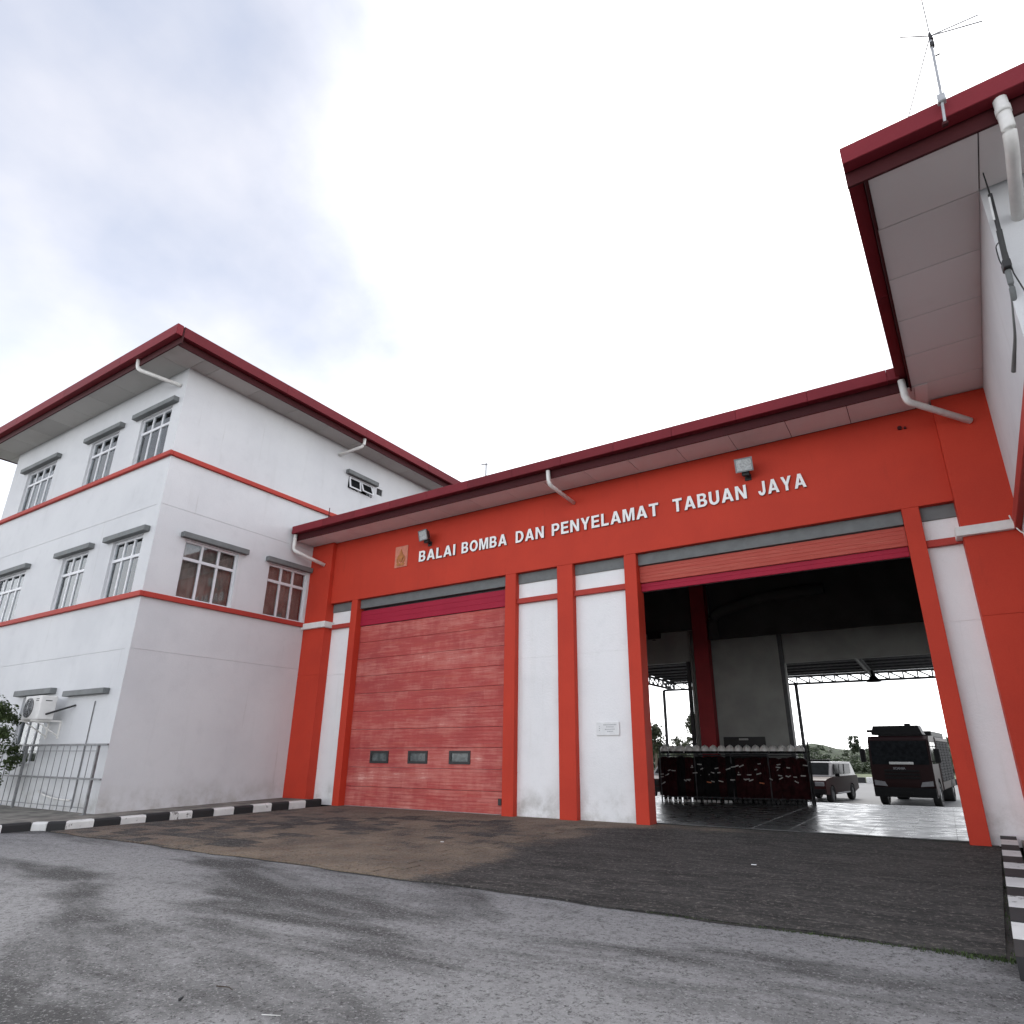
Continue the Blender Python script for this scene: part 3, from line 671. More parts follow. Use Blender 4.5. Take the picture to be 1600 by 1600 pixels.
box('wall', 0.05, .25, .5, 7.8, -.1, Z2+.04, M['wall'], blk); box('wall', .25, 9.0, 7.6, 7.8, -.1, Z2+.04, M['wall'], blk); box('wall', 8.8, 9.0, -4.6, 7.6, -.1, Z2+.04, M['wall'], blk)
FW.bo('string_course', -4.9, -.17, -.09, -.002, 4.45, 4.65, M['course'], blk, .008); FS2.bo('string_course', -.09, 9.0, -.09, -.002, 4.45, 4.65, M['course'], blk, .008)
soffit_run('y', -4.83, -.01, -.98, -.003, Z2, blk, 1.0, -3.83)
soffit_run('x', -.98, 9.9, -5.68, -4.836, Z2, blk, 1.1, 0.0)
gutter_run('y', -5.70, -.72, -1.17, -1, Z2, blk, 2.4, 7.33); gutter_run('x', -1.17, 9.9, -5.87, -1, Z2, blk, 2.4, 7.33)
bm = bmesh.new()
v = [bm.verts.new(p) for p in ((-1.1, -5.8, 7.31), (10, -5.8, 7.31), (10, 8.5, 7.31), (-.02, 8.5, 7.31), (-.02, -.6, 7.31), (-1.1, -.6, 7.31), (4.5, -1, 8.4), (4.5, 4, 8.4))]
for f in ((0, 1, 6), (1, 2, 7, 6), (2, 3, 7), (3, 4, 5, 0, 6, 7), (0, 5, 4, 3, 2, 1)): bm.faces.new([v[i] for i in f])
bmesh.ops.triangulate(bm, faces=bm.faces)
obj('roof', bm, M['maroon_shaded'], blk)
pipe([(.20, -5.79, 7.10), (.20, -5.76, 6.72), (.20, -5.66, 6.62), (.24, -4.81, 6.47)], .058, blk, (0,))
# loose white cable on the corner
bm = bmesh.new(); tube(bm, bend([(-.12, -.30, 4.66), (-.09, -.29, 4.50), (-.05, -.30, 4.40), (.0, -.42, 4.30), (-.02, -.60, 4.05)], .06), .011, 6); obj('cable', bm, M['pvc'], blk, True)

# ================================================================== REAR CANOPY
can = thing('yard_canopy', 'open steel canopy with trusses and posts behind the garage', 'canopy', (4.0, 11.0, -.4))
CY, CX0, CX1, CZ = 14.3, -1.3, 10.2, 4.0
for i in range(12):
    x0 = -.95+i*.93; bm = bmesh.new(); pr = []
    for k in range(11): pr.append((x0+k*.093, CZ+.07+(.03 if k % 2 else 0)))
    prism(bm, pr+[(p[0], p[1]+.006) for p in pr[::-1]], 'y', 7.78, CY+.3); obj('roof_sheet', bm, M['dark_steel'], can)
for j in range(8): box('purlin', -.95, CX1, 8.0+j*.88, 8.06+j*.88, CZ+.005, CZ+.065, M['dark_steel'], can, 0)
def truss(p, q, h, n):
    p, q = Vector(p), Vector(q); dn = Vector((0, 0, -h))
    for a, b in ((p, q), (p+dn, q+dn)):
        bm = bmesh.new(); tube(bm, [a, b], .045, 6); obj('truss_chord', bm, M['dark_steel'], can)
    for i in range(n):
        a, b = p.lerp(q, i/n), p.lerp(q, (i+1)/n)
        bm = bmesh.new(); tube(bm, [a, b+dn], .026, 5); obj('truss_web', bm, M['dark_steel'], can)
        bm = bmesh.new(); tube(bm, [b, b+dn], .026, 5); obj('truss_web', bm, M['dark_steel'], can)
truss((CX0, CY, CZ-.03), (CX1, CY, CZ-.03), .27, 26); truss((-.82, 7.8, CZ-.03), (-.82, CY, CZ-.03), .27, 14); truss((6.6, 7.8, CZ-.03), (6.6, CY, CZ-.03), .2, 12)
for x in (CX0, 3.95, 10.1):
    bm = bmesh.new(); tube(bm, [(x, CY, -.75), (x, CY, CZ-.3)], .065, 10); bx(bm, x-.15, x+.15, CY-.15, CY+.15, -.75, -.70); obj('post', bm, M['dark_steel'], can, False)
lamp = thing('canopy_lamp', 'small dark bell lamp hanging from the canopy truss', 'lamp', (6.75, 12.0, 3.4))
bm = bmesh.new(); tube(bm, [(6.75, 12, 3.62), (6.75, 12, 3.80)], .05, 10); cyl(bm, (6.75, 12, 3.53), .22, .20, 'z', 16, .07); obj('lamp_shade', bm, M['truckdark'], lamp, False)
bm = bmesh.new(); tube(bm, [(6.75, 12, 3.79), (6.75, 12, 4.06)], .012, 6); obj('hanger', bm, M['dark_steel'], lamp)

# ================================================================== VEHICLES
def wheel(parent, x, y, r, w, name='wheel'):
    bm = bmesh.new(); prof = [(-w/2, r*.62), (-w/2, r*.94), (-w/2+.03, r), (w/2-.03, r), (w/2, r*.94), (w/2, r*.62)]
    n = 24; rings = [[bm.verts.new((x+a, y+b*math.cos(2*math.pi*k/n), r+b*math.sin(2*math.pi*k/n))) for a, b in prof] for k in range(n)]
    for k in range(n):
        for i in range(len(prof)-1): bm.faces.new((rings[k][i], rings[k][i+1], rings[(k+1) % n][i+1], rings[(k+1) % n][i]))
    t = obj(name, bm, M['rubber'], parent)
    bm = bmesh.new(); cyl(bm, (x, y, r), r*.62, w*.8, 'x', 20); cyl(bm, (x, y, r), r*.25, w*.95, 'x', 10); obj('rim', bm, M['steel'], t)
    return t
def text_mesh(s, size, ext, name, off=0.0):
    cu = bpy.data.curves.new('t', 'FONT'); cu.body = s; cu.size = size; cu.extrude = ext; cu.offset = off; cu.resolution_u = 3
    o = bpy.data.objects.new('t', cu); COL.objects.link(o)
    dg = bpy.context.evaluated_depsgraph_get(); me = bpy.data.meshes.new_from_object(o.evaluated_get(dg)); me.name = name
    bpy.data.objects.remove(o); bpy.data.curves.remove(cu); me.materials.clear(); return me
def fire_truck(loc, rz, label):
    t = thing('fire_engine', label, 'fire engine', loc, rz, local=True, group='fire engines parked in the yard')
    Wd = 1.18
    bm = bmesh.new()      # cab with raked windscreen, side outline extruded
    prism(bm, [(0.0, .42), (-.04, .95), (.0, 1.62), (.16, 2.72), (.30, 2.86), (2.25, 2.90), (2.25, .62), (1.9, .62), (1.75, .98), (1.5, 1.13), (1.15, 1.13), (.9, .98), (.75, .55)], 'x', -Wd, Wd)
    bmesh.ops.bevel(bm, geom=[e for e in bm.edges if abs(e.verts[0].co.x) > 1 and e.verts[0].co.x == e.verts[1].co.x and max(e.verts[0].co.y, e.verts[1].co.y) < .4], offset=.07, segments=2, affect='EDGES')
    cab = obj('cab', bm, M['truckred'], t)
    bm = bmesh.new(); prism(bm, [(-.012, 1.70), (.135, 2.66), (.16, 2.66), (.03, 1.70)], 'x', -Wd+.10, Wd-.10); obj('windscreen', bm, M['glass_dark'], cab)
    for s in (-1, 1):
        bm = bmesh.new(); prism(bm, [(.22, 1.72), (.36, 2.60), (1.15, 2.60), (1.15, 1.72)], 'x', s*(Wd+.006)-.006, s*(Wd+.006)+.006); obj('side_window', bm, M['glass_dark'], cab)
        bm = bmesh.new(); prism(bm, [(1.3, 1.72), (1.3, 2.60), (2.1, 2.60), (2.1, 1.72)], 'x', s*(Wd+.006)-.006, s*(Wd+.006)+.006); obj('side_window', bm, M['glass_dark'], cab)
        bm = bmesh.new(); bx(bm, s*1.42-.11, s*1.42+.11, -.02, .10, 1.78, 2.34, .03); tube(bm, bend([(s*1.16, .12, 2.42), (s*1.40, .06, 2.42), (s*1.42, .05, 2.30)], .05), .018, 6); tube(bm, [(s*1.16, .12, 1.82), (s*1.40, .06, 1.86)], .018, 6); obj('mirror', bm, M['truckdark'], t)
        bm = bmesh.new(); prism(bm, [(s*.62, .82), (s*1.10, .86), (s*1.10, 1.06), (s*.70, 1.00)], 'y', -.062, -.03); obj('headlight', bm, M['chrome'], t)
        bm = bmesh.new(); cyl(bm, (s*.78, -.06, .64), .055, .03, 'y', 12); cyl(bm, (s*.96, -.06, .64), .055, .03, 'y', 12); obj('fog_light', bm, M['chrome'], t)
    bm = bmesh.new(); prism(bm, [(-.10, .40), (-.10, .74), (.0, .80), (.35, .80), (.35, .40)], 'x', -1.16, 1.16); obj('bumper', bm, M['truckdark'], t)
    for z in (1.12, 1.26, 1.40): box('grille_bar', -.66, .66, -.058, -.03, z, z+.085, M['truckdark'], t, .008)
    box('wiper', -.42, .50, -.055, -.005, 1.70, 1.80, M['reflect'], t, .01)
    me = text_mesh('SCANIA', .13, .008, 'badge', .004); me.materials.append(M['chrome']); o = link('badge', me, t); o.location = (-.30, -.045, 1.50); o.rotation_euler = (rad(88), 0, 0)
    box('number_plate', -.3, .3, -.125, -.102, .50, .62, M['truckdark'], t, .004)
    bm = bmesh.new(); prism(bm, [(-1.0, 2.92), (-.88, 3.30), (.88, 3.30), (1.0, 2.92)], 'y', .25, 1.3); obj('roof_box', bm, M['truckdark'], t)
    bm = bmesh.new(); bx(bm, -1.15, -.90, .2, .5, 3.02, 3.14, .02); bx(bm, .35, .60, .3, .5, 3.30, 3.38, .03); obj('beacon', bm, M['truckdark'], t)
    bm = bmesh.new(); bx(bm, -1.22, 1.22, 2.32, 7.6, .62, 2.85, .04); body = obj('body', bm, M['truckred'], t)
    for s in (-1, 1):
        for k in range(4):
            y0 = 2.45+k*1.27; bm = bmesh.new(); pr = []
            for i in range(15): zz_ = .95+i*.12; pr += [(s*1.225, zz_), (s*1.24, zz_+.06)]
            prism(bm, pr+[(s*1.20, .95+14*.12+.06), (s*1.20, .95)], 'y', y0, y0+1.12); obj('shutter', bm, M['shutter'], body)
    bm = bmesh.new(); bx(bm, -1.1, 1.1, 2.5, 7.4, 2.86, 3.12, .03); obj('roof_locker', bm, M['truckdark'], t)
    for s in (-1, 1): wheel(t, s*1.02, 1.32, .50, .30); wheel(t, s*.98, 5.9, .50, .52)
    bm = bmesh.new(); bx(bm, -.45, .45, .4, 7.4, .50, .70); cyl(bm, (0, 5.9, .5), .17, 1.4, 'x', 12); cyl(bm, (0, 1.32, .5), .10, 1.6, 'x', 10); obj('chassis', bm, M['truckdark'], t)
    return t
TY = 21.0
fire_truck((6.62, TY, YZ), rad(-5.3), 'red fire engine coloured as if backlit, with roof lamp box parked behind the open bay')
fire_truck((-2.55, 26.0, YZ), rad(-5.3), 'red fire engine coloured as if backlit, half hidden behind the rear wall and red column')
def pickup(loc, rz, label, two_tone=False):
    t = thing('pickup', label, 'pickup', loc, rz, local=True, group='red pickups parked in the yard')
    bm = bmesh.new(); n = 10
    def arch(y): return [(y+.42*math.cos(math.pi*k/8), .36+.42*math.sin(math.pi*k/8)) for k in range(8, -1, -1)]
    prof = [(.0, .42), (-.02, .70), (.06, .98), (.35, 1.05), (1.25, 1.12), (5.15, 1.12), (5.2, .50)] + [p for p in arch(4.05)[::-1]] + [p for p in arch(.92)[::-1]]
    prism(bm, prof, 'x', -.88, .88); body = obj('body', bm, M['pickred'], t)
    bm = bmesh.new()      # cabin and canopy, narrower at the roof
    lo = [(-.84, 1.10, 1.12), (.84, 1.10, 1.12), (.84, 5.0, 1.12), (-.84, 5.0, 1.12)]; hi = [(-.68, 1.85, 1.74), (.68, 1.85, 1.74), (.70, 4.85, 1.74), (-.70, 4.85, 1.74)]
    a = [bm.verts.new(p) for p in lo]; b = [bm.verts.new(p) for p in hi]; bm.faces.new(b); bm.faces.new(a[::-1])
    for i in range(4): bm.faces.new((a[i], a[(i+1) % 4], b[(i+1) % 4], b[i]))
    cabn = obj('cabin', bm, M['silver'], t)
    def q(pts, name='side_window'):
        bm = bmesh.new(); f = bm.faces.new([bm.verts.new(p) for p in pts]); bm.normal_update()
        n_ = f.normal.copy()
        if n_.dot(f.calc_center_median()-Vector((0, 3.0, 1.35))) < 0: n_ = -n_
        r = bmesh.ops.extrude_face_region(bm, geom=[f]); bmesh.ops.translate(bm, verts=[v for v in r['geom'] if isinstance(v, bmesh.types.BMVert)], vec=n_*.03); obj(name, bm, M['glass_dark'], cabn)
    def on(u, v, s): # point on side s
        return Vector((s*(.85-.16*v+.004), 1.10+(.75)*v+(3.9-.15-.75)*u*1.0+.15*u*(1-v), 1.12+.62*v))
    for s in (-1, 1):
        for (u0, u1) in ((.10, .33), (.36, .56), (.62, .94)): q([on(u0, .15, s), on(u1, .15, s), on(u1, .86, s), on(u0+.01, .86, s)])
    q([(-.70, 1.20, 1.20), (.70, 1.20, 1.20), (.60, 1.79, 1.69), (-.60, 1.79, 1.69)], 'windscreen')
    bm = bmesh.new(); bx(bm, -.55, .55, 2.1, 2.35, 1.76, 1.86, .02); obj('light_bar', bm, M['truckdark'], t)
    for s in (-1, 1):
        bm = bmesh.new(); bx(bm, s*.62-.2, s*.62+.2, -.03, .03, .74, .92, .02); obj('headlight', bm, M['chrome'], t)
        bm = bmesh.new(); bx(bm, s*1.0-.10, s*1.0+.10, 1.45, 1.55, 1.12, 1.28, .03); obj('mirror', bm, M['truckdark'], t)
        wheel(t, s*.78, .92, .36, .24); wheel(t, s*.78, 4.05, .36, .24)
        box('side_step', s*.86-.06, s*.86+.06, 1.5, 3.5, .36, .42, M['galv'], t, .01)
    box('bumper', -.86, .86, -.08, .02, .40, .62, M['truckdark'], t, .02); box('grille', -.40, .40, -.035, -.012, .70, .92, M['truckdark'], t, .01); box('bumper', -.8, .8, 5.2, 5.3, .45, .60, M['galv'], t, .02)
    return t
pickup((2.65, 21.2, YZ), rad(-9), 'red pickup with white canopy and roof bar parked beside the gear rack')
pickup((-3.6, 19.0, YZ), rad(-4), 'red and white pickup glimpsed past the orange pier edge')

# ================================================================== GEAR RACK
RK = Matrix.Translation((1.62, 5.72, 0)) @ Matrix.Rotation(rad(11), 4, 'Z'); RZ = rad(11); LEN = 3.75
def rp(x, y, z): return RK @ Vector((x, y, z))
rack = thing('gear_rack', 'long black tube rack for turnout coats with top shelf', 'rack', rp(0, 0, 0), RZ, local=True)
for x in (0, .93, 1.87, 2.8, LEN):
    for y in (0, .5):
        bm = bmesh.new(); tube(bm, [(x, y, 0.0), (x, y, 1.42 if x in (0, LEN) else 1.22)], .018, 8); obj('upright', bm, M['dark_steel'], rack)
for y in (0, .5):
    for z in (.12, 1.16):
        bm = bmesh.new(); tube(bm, [(0, y, z), (LEN, y, z)], .014, 6); obj('rail', bm, M['dark_steel'], rack)
box('shelf', -.02, LEN+.02, -.02, .52, 1.205, 1.225, M['dark_steel'], rack, .004)
bm = bmesh.new(); prism(bm, [(-.05, .0), (-.05, 1.50), (.10, 1.46), (.55, .0)], 'x', LEN+.03, LEN+.07); obj('end_board', bm, M['truckdark'], rack)
# coat prototype: hanging jacket with sleeves, reflective bands as sub-parts
def coat_mesh():
    bm = bmesh.new(); rings = []
    for z, w, d in ((1.14, .035, .10), (1.10, .09, .20), (.95, .105, .24), (.72, .10, .25), (.45, .115, .27), (.16, .11, .26)):
        rings.append([bm.verts.new((1.75*w*math.cos(a)*(1+.12*math.sin(3*a+z*5)), .24+d*math.sin(a), z+.01*math.sin(a*5))) for a in [2*math.pi*k/12 for k in range(12)]])
    for i in range(len(rings)-1):
        for k in range(12): bm.faces.new((rings[i][k], rings[i][(k+1) % 12], rings[i+1][(k+1) % 12], rings[i+1][k]))
    bm.faces.new(rings[0]); bm.faces.new(rings[-1])
    for s in (-1, 1): tube(bm, [(0, .24+s*.17, 1.06), (.02, .24+s*.25, .86), (.03, .24+s*.24, .55)], .060, 8, .05)
    bmesh.ops.recalc_face_normals(bm, faces=bm.faces); me = bpy.data.meshes.new('coat'); bm.to_mesh(me); bm.free()
    for p in me.polygons: p.use_smooth = True
    return me
cme = coat_mesh(); cme.materials.append(M['coat']); cme2 = cme.copy(); cme2.materials.clear(); cme2.materials.append(M['coat_dark'])
def band_mesh(z, w, h):
    bm = bmesh.new(); pts = [bm.verts.new((w*math.cos(a), -.022-.0+.24*0+.0+(-.262+.262)*0+(.24-.275+.03*abs(math.cos(a))), zz_)) for zz_ in (z, z+h) for a in (rad(150), rad(120), rad(90), rad(60), rad(30))]
    for i in range(4): bm.faces.new((pts[i], pts[i+1], pts[5+i+1], pts[5+i]))
    me = bpy.data.meshes.new('reflective_band'); bm.to_mesh(me); bm.free(); return me
bands = [band_mesh(z, .085, .026) for z in (.58, .66, .74, .86, .94)]
for b in bands: b.materials.append(M['reflect'])
bob = band_mesh(.50, .07, .03); bob.materials.append(M['orange'])
rng = random.Random(5)
for i in range(17):
    dark = rng.random() < .3
    c = thing('turnout_coat', 'maroon turnout coat with pale reflective bands hung on the rack' if not dark else 'black turnout coat with pale reflective bands hung on the rack', 'coat', rp(.12+i*.217, 0, rng.uniform(-.04, .0)), RZ+rng.uniform(-.5, .5)*.5, group='coats hung on the gear rack', local=True)
    o = link('cloth', cme2 if dark else cme, c)
    for b in rng.sample(bands, 3):
        k = link('reflective_band', b, c); k.location = (rng.uniform(-.04, .04), -.015, rng.uniform(-.05, .05)); k.rotation_euler = (0, rng.uniform(-.5, .5), 0); k.scale = (rng.uniform(.5, .9), 1, 1)
    if i in (5, 11): k = link('reflective_band', bob, c); k.location = (0, -.02, 0); k.rotation_euler = (0, .15, 0)
def lathe(bm, prof, c=(0, 0, 0), n=16, sy=1.0):
    rings = [[bm.verts.new((c[0]+r*math.cos(2*math.pi*k/n), c[1]+sy*r*math.sin(2*math.pi*k/n), c[2]+z)) for k in range(n)] for r, z in prof]
    for i in range(len(rings)-1):
        for k in range(n): bm.faces.new((rings[i][k], rings[i][(k+1) % n], rings[i+1][(k+1) % n], rings[i+1][k]))
    bm.faces.new(rings[0]); bm.faces.new(rings[-1])
bm = bmesh.new(); lathe(bm, [(.112, 0), (.116, .03), (.110, .10), (.085, .155), (.045, .185), (.008, .195)], sy=1.3); bmesh.ops.recalc_face_normals(bm, faces=bm.faces)
hme = bpy.data.meshes.new('shell'); bm.to_mesh(hme); bm.free(); hme.materials.append(M['helmet'])
for p in hme.polygons: p.use_smooth = True
bm = bmesh.new()
vv = [[bm.verts.new((.128*math.cos(a), 1.25*.128*math.sin(a), z)) for a in [rad(200+i*14) for i in range(11)]] for z in (-.005, .045)]
for i in range(10): bm.faces.new((vv[0][i], vv[0][i+1], vv[1][i+1], vv[1][i]))
vme = bpy.data.meshes.new('visor'); bm.to_mesh(vme); bm.free(); vme.materials.append(M['glass_dark'])
bm = bmesh.new(); tube(bm, [(0, -.13, .12), (0, -.06, .192), (0, .05, .196), (0, .13, .12)], .014, 6); kme = bpy.data.meshes.new('comb'); bm.to_mesh(kme); bm.free(); kme.materials.append(M['reflect'])
for i in range(17):
    c = thing('helmet', 'pale firefighter helmet with dark visor on the rack shelf', 'helmet', rp(.13+i*.217, .12+rng.uniform(-.02, .03), 1.226), RZ+rng.uniform(-.5, .5), group='helmets on the gear rack shelf', local=True)
    link('shell', hme, c); link('visor', vme, c); link('comb', kme, c)
bm = bmesh.new()
for s in (-1, 1):
    prism(bm, [(-.14, .0), (-.15, .06), (-.06, .11), (-.05, .30), (.07, .30), (.06, .0)], 'x', s*.055-.045, s*.055+.045)
bmesh.ops.recalc_face_normals(bm, faces=bm.faces)
for i in range(14):
    t = thing('boots', 'pair of black rubber fire boots with pale toes under the rack', 'boots', rp(.14+i*.26, .10, 0), RZ+rng.uniform(-.2, .2), group='boots under the gear rack', local=True)
    for s in (-1, 1):
        k = ('boot', s)
        if k not in _cache:
            bm2 = bmesh.new(); prism(bm2, [(-.14, .0), (-.15, .06), (-.06, .11), (-.05, .30), (.07, .30), (.06, .0)], 'x', s*.055-.045, s*.055+.045); bmesh.ops.bevel(bm2, geom=list(bm2.edges), offset=.012, segments=1, affect='EDGES'); bmesh.ops.recalc_face_normals(bm2, faces=bm2.faces)
            me = bpy.data.meshes.new('boot'); bm2.to_mesh(me); bm2.free(); me.materials.append(M['rubber']); _cache[k] = me
            bm2 = bmesh.new(); bx(bm2, s*.055-.04, s*.055+.04, -.160, -.152, .005, .06); me = bpy.data.meshes.new('toe_cap'); bm2.to_mesh(me); bm2.free(); me.materials.append(M['reflect']); _cache[('toe', s)] = me
        b = link('boot', _cache[k], t)
        if i < 7: link('toe_cap', _cache[('toe', s)], b)
bm.free()
nb = thing('notice_board', 'black notice board on the dim rear wall above the rack', 'notice board', (3.5, RW-.05, .7))
box('panel', 2.92, 4.08, RW-.05, RW-.005, .70, 1.66, M['board'], nb, .004)
box('label_strip', 3.36, 3.62, RW-.056, RW-.051, 1.57, 1.62, M['reflect'], nb, .002)
ws = thing('wall_screen', 'small black screen high on the rear wall by the left bay', 'screen', (1.03, RW-.2, 4.62)); box('screen', .82, 1.25, RW-.19, RW-.122, 4.66, 4.90, M['board'], ws, .006)
bm = bmesh.new(); tube(bm, [(1.03, RW-.16, 4.62), (1.03, RW-.16, 4.68)], .012, 6); bx(bm, .98, 1.08, RW-.19, RW-.122, 4.60, 4.62); obj('mount', bm, M['dark_steel'], ws)

# ================================================================== SIGNS AND FITTINGS ON THE GARAGE
sign = thing('wall_sign', 'raised white letters reading BALAI BOMBA DAN PENYELAMAT TABUAN JAYA', 'sign', (2.3, -.01, 5.86))
lcache = {}
def arc(cx, cy, rx, ry, a0, a1, n=10): return [(cx+rx*math.cos(rad(a0+(a1-a0)*i/n)), cy+ry*math.sin(rad(a0+(a1-a0)*i/n))) for i in range(n+1)]
GL = {
 'I': [[(0, 0), (.21, 0), (.21, 1), (0, 1)]],
 'L': [[(0, 0), (.62, 0), (.62, .18), (.21, .18), (.21, 1), (0, 1)]],
 'E': [[(0, 0), (.68, 0), (.68, .18), (.21, .18), (.21, .42), (.62, .42), (.62, .59), (.21, .59), (.21, .82), (.66, .82), (.66, 1), (0, 1)]],
 'T': [[(.26, 0), (.47, 0), (.47, .82), (.73, .82), (.73, 1), (0, 1), (0, .82), (.26, .82)]],
 'N': [[(0, 0), (.2, 0), (.2, .66), (.56, 0), (.78, 0), (.78, 1), (.58, 1), (.58, .35), (.22, 1), (0, 1)]],
 'M': [[(0, 0), (.19, 0), (.19, .72), (.38, 0), (.56, 0), (.75, .72), (.75, 0), (.94, 0), (.94, 1), (.65, 1), (.47, .32), (.29, 1), (0, 1)]],
 'Y': [[(.29, 0), (.5, 0), (.5, .38), (.79, 1), (.56, 1), (.395, .6), (.23, 1), (0, 1), (.29, .38)]],
 'A': [[(0, 0), (.22, 0), (.29, .2), (.58, .2), (.65, 0), (.87, 0), (.55, 1), (.32, 1)], [(.345, .37), (.435, .70), (.525, .37)]],
 'B': [[(0, 0), (.40, 0)]+arc(.42, .285, .31, .285, -88, 62)+arc(.40, .755, .28, .245, -42, 90)+[(0, 1)], [(.21, .17), (.21, .41), (.40, .41)]+arc(.40, .29, .11, .12, 88, -88)+[(.40, .17)], [(.21, .58), (.21, .83), (.38, .83)]+arc(.38, .705, .095, .125, 88, -88)+[(.38, .58)]],
 'D': [[(0, 0), (.33, 0)]+arc(.34, .5, .44, .5, -88, 88)+[(.33, 1), (0, 1)], [(.21, .18), (.21, .82), (.32, .82)]+arc(.33, .5, .24, .32, 88, -88)+[(.32, .18)]],
 'O': [arc(.43, .5, .43, .51, 0, 350, 26), arc(.43, .5, .22, .32, 350, 0, 22)],
 'P': [[(0, 0), (.21, 0), (.21, .36), (.39, .36)]+arc(.40, .68, .31, .32, -88, 88)+[(.39, 1), (0, 1)], [(.21, .53), (.21, .83), (.37, .83)]+arc(.38, .68, .12, .15, 88, -88)+[(.37, .53)]],
 'U': [[(0, 1)]+arc(.38, .36, .38, .38, 180, 360, 14)+[(.76, 1), (.55, 1)]+arc(.38, .36, .17, .19, 0, -180, 12)+[(.21, 1)]],
 'J': [[(.36, 1), (.57, 1)]+arc(.285, .32, .285, .34, 0, -180, 14)+[(.2, .33)]+arc(.28, .31, .08, .13, 180, 360, 8)],
}
LH = .285
def glyph(ch):
    cu = bpy.data.curves.new('g', 'CURVE'); cu.dimensions = '2D'; cu.fill_mode = 'BOTH'; cu.extrude = .016
    for loop in GL[ch]:
        sp = cu.splines.new('POLY'); sp.points.add(len(loop)-1); sp.use_cyclic_u = True
        for p, (x, y) in zip(sp.points, loop): p.co = (x*LH, y*LH, 0, 1)
    o = bpy.data.objects.new('g', cu); COL.objects.link(o); me = bpy.data.meshes.new_from_object(o.evaluated_get(bpy.context.evaluated_depsgraph_get())); me.name = 'letter'
    bpy.data.objects.remove(o); bpy.data.curves.remove(cu); me.materials.clear()
    for v in me.vertices: v.co = Vector((v.co.x, -v.co.z, v.co.y))
    bm = bmesh.new(); bm.from_mesh(me); bmesh.ops.remove_doubles(bm, verts=bm.verts, dist=1e-5); bmesh.ops.recalc_face_normals(bm, faces=bm.faces); bm.to_mesh(me); bm.free()
    me.materials.append(M['letter']); me.materials.append(M['letter_side']); me.update()
    for p in me.polygons: p.material_index = 0 if abs(p.normal.y) > .5 else 1
    return me, max(x for x, y in GL[ch][0])*LH
for word, x0, x1 in (('BALAI', -2.41, -1.22), ('BOMBA', -1.02, .33), ('DAN', .58, 1.35), ('PENYELAMAT', 1.56, 4.12), ('TABUAN', 4.43, 5.91), ('JAYA', 6.13, 6.99)):
    for ch in word:
        if ch not in lcache: lcache[ch] = glyph(ch)
    ws_ = [lcache[ch][1] for ch in word]; gap = .042
    k = (x1-x0-gap*(len(word)-1))/sum(ws_); x = x0
    for ch, w_ in zip(word, ws_):
        o = link('letter', lcache[ch][0], sign); place(o, sign, (x, -.022, 5.86)); o.scale = (k, 1, 1); x += w_*k+gap
pq = thing('emblem_plaque', 'faded orange plaque with dull gold crest beside the lettering', 'plaque', (-3.05, -.02, 5.82))
bm = bmesh.new(); bx(bm, -3.27, -2.83, -.022, -.001, 5.82, 6.40, .006); obj('plate', bm, M['plaque'], pq)
bm = bmesh.new()      # crest: shield, flame drop and scroll in low relief
def relief(pts, y0, y1): prism(bm, pts, 'y', y0, y1)
cx_, cz_ = -3.05, 6.06
ring = [(cx_+.145*math.cos(a), cz_-.03+.15*math.sin(a)) for a in [2*math.pi*k/24 for k in range(24)]]; inn = [(cx_+.105*math.cos(a), cz_-.03+.11*math.sin(a)) for a in [2*math.pi*k/24 for k in range(24)]]
for k in range(24): relief([ring[k], ring[(k+1) % 24], inn[(k+1) % 24], inn[k]], -.034, -.0225)
relief([(cx_, cz_+.25), (cx_+.05, cz_+.13), (cx_+.085, cz_+.02), (cx_+.06, cz_-.08), (cx_, cz_-.11), (cx_-.06, cz_-.08), (cx_-.085, cz_+.02), (cx_-.05, cz_+.13)], -.038, -.0225)
relief([(cx_-.15, cz_-.16), (cx_-.10, cz_-.20), (cx_+.10, cz_-.20), (cx_+.15, cz_-.16), (cx_+.11, cz_-.14), (cx_-.11, cz_-.14)], -.036, -.0225)
obj('crest', bm, M['gold'], pq)
pl = thing('notice_plate', 'small white plate with faint grey print on the white panel', 'plate', (2.71, .14, 1.54))
bm = bmesh.new(); bx(bm, 2.46, 2.96, .118, .149, 1.545, 1.80, .006); obj('plate', bm, M['white_plate'], pl)
bm = bmesh.new()
for (a, b, z) in ((2.62, 2.90, 1.745), (2.68, 2.84, 1.705), (2.65, 2.86, 1.66), (2.70, 2.83, 1.62), (2.52, 2.545, 1.72), (2.52, 2.545, 1.68), (2.52, 2.545, 1.64)):
    x = a
    while x < b: w_ = random.uniform(.012, .03); bx(bm, x, min(b, x+w_), .1155, .1178, z-.008, z+.010); x += w_+.006
tag(obj('print', bm, M['mark'], pl), kind='stuff')
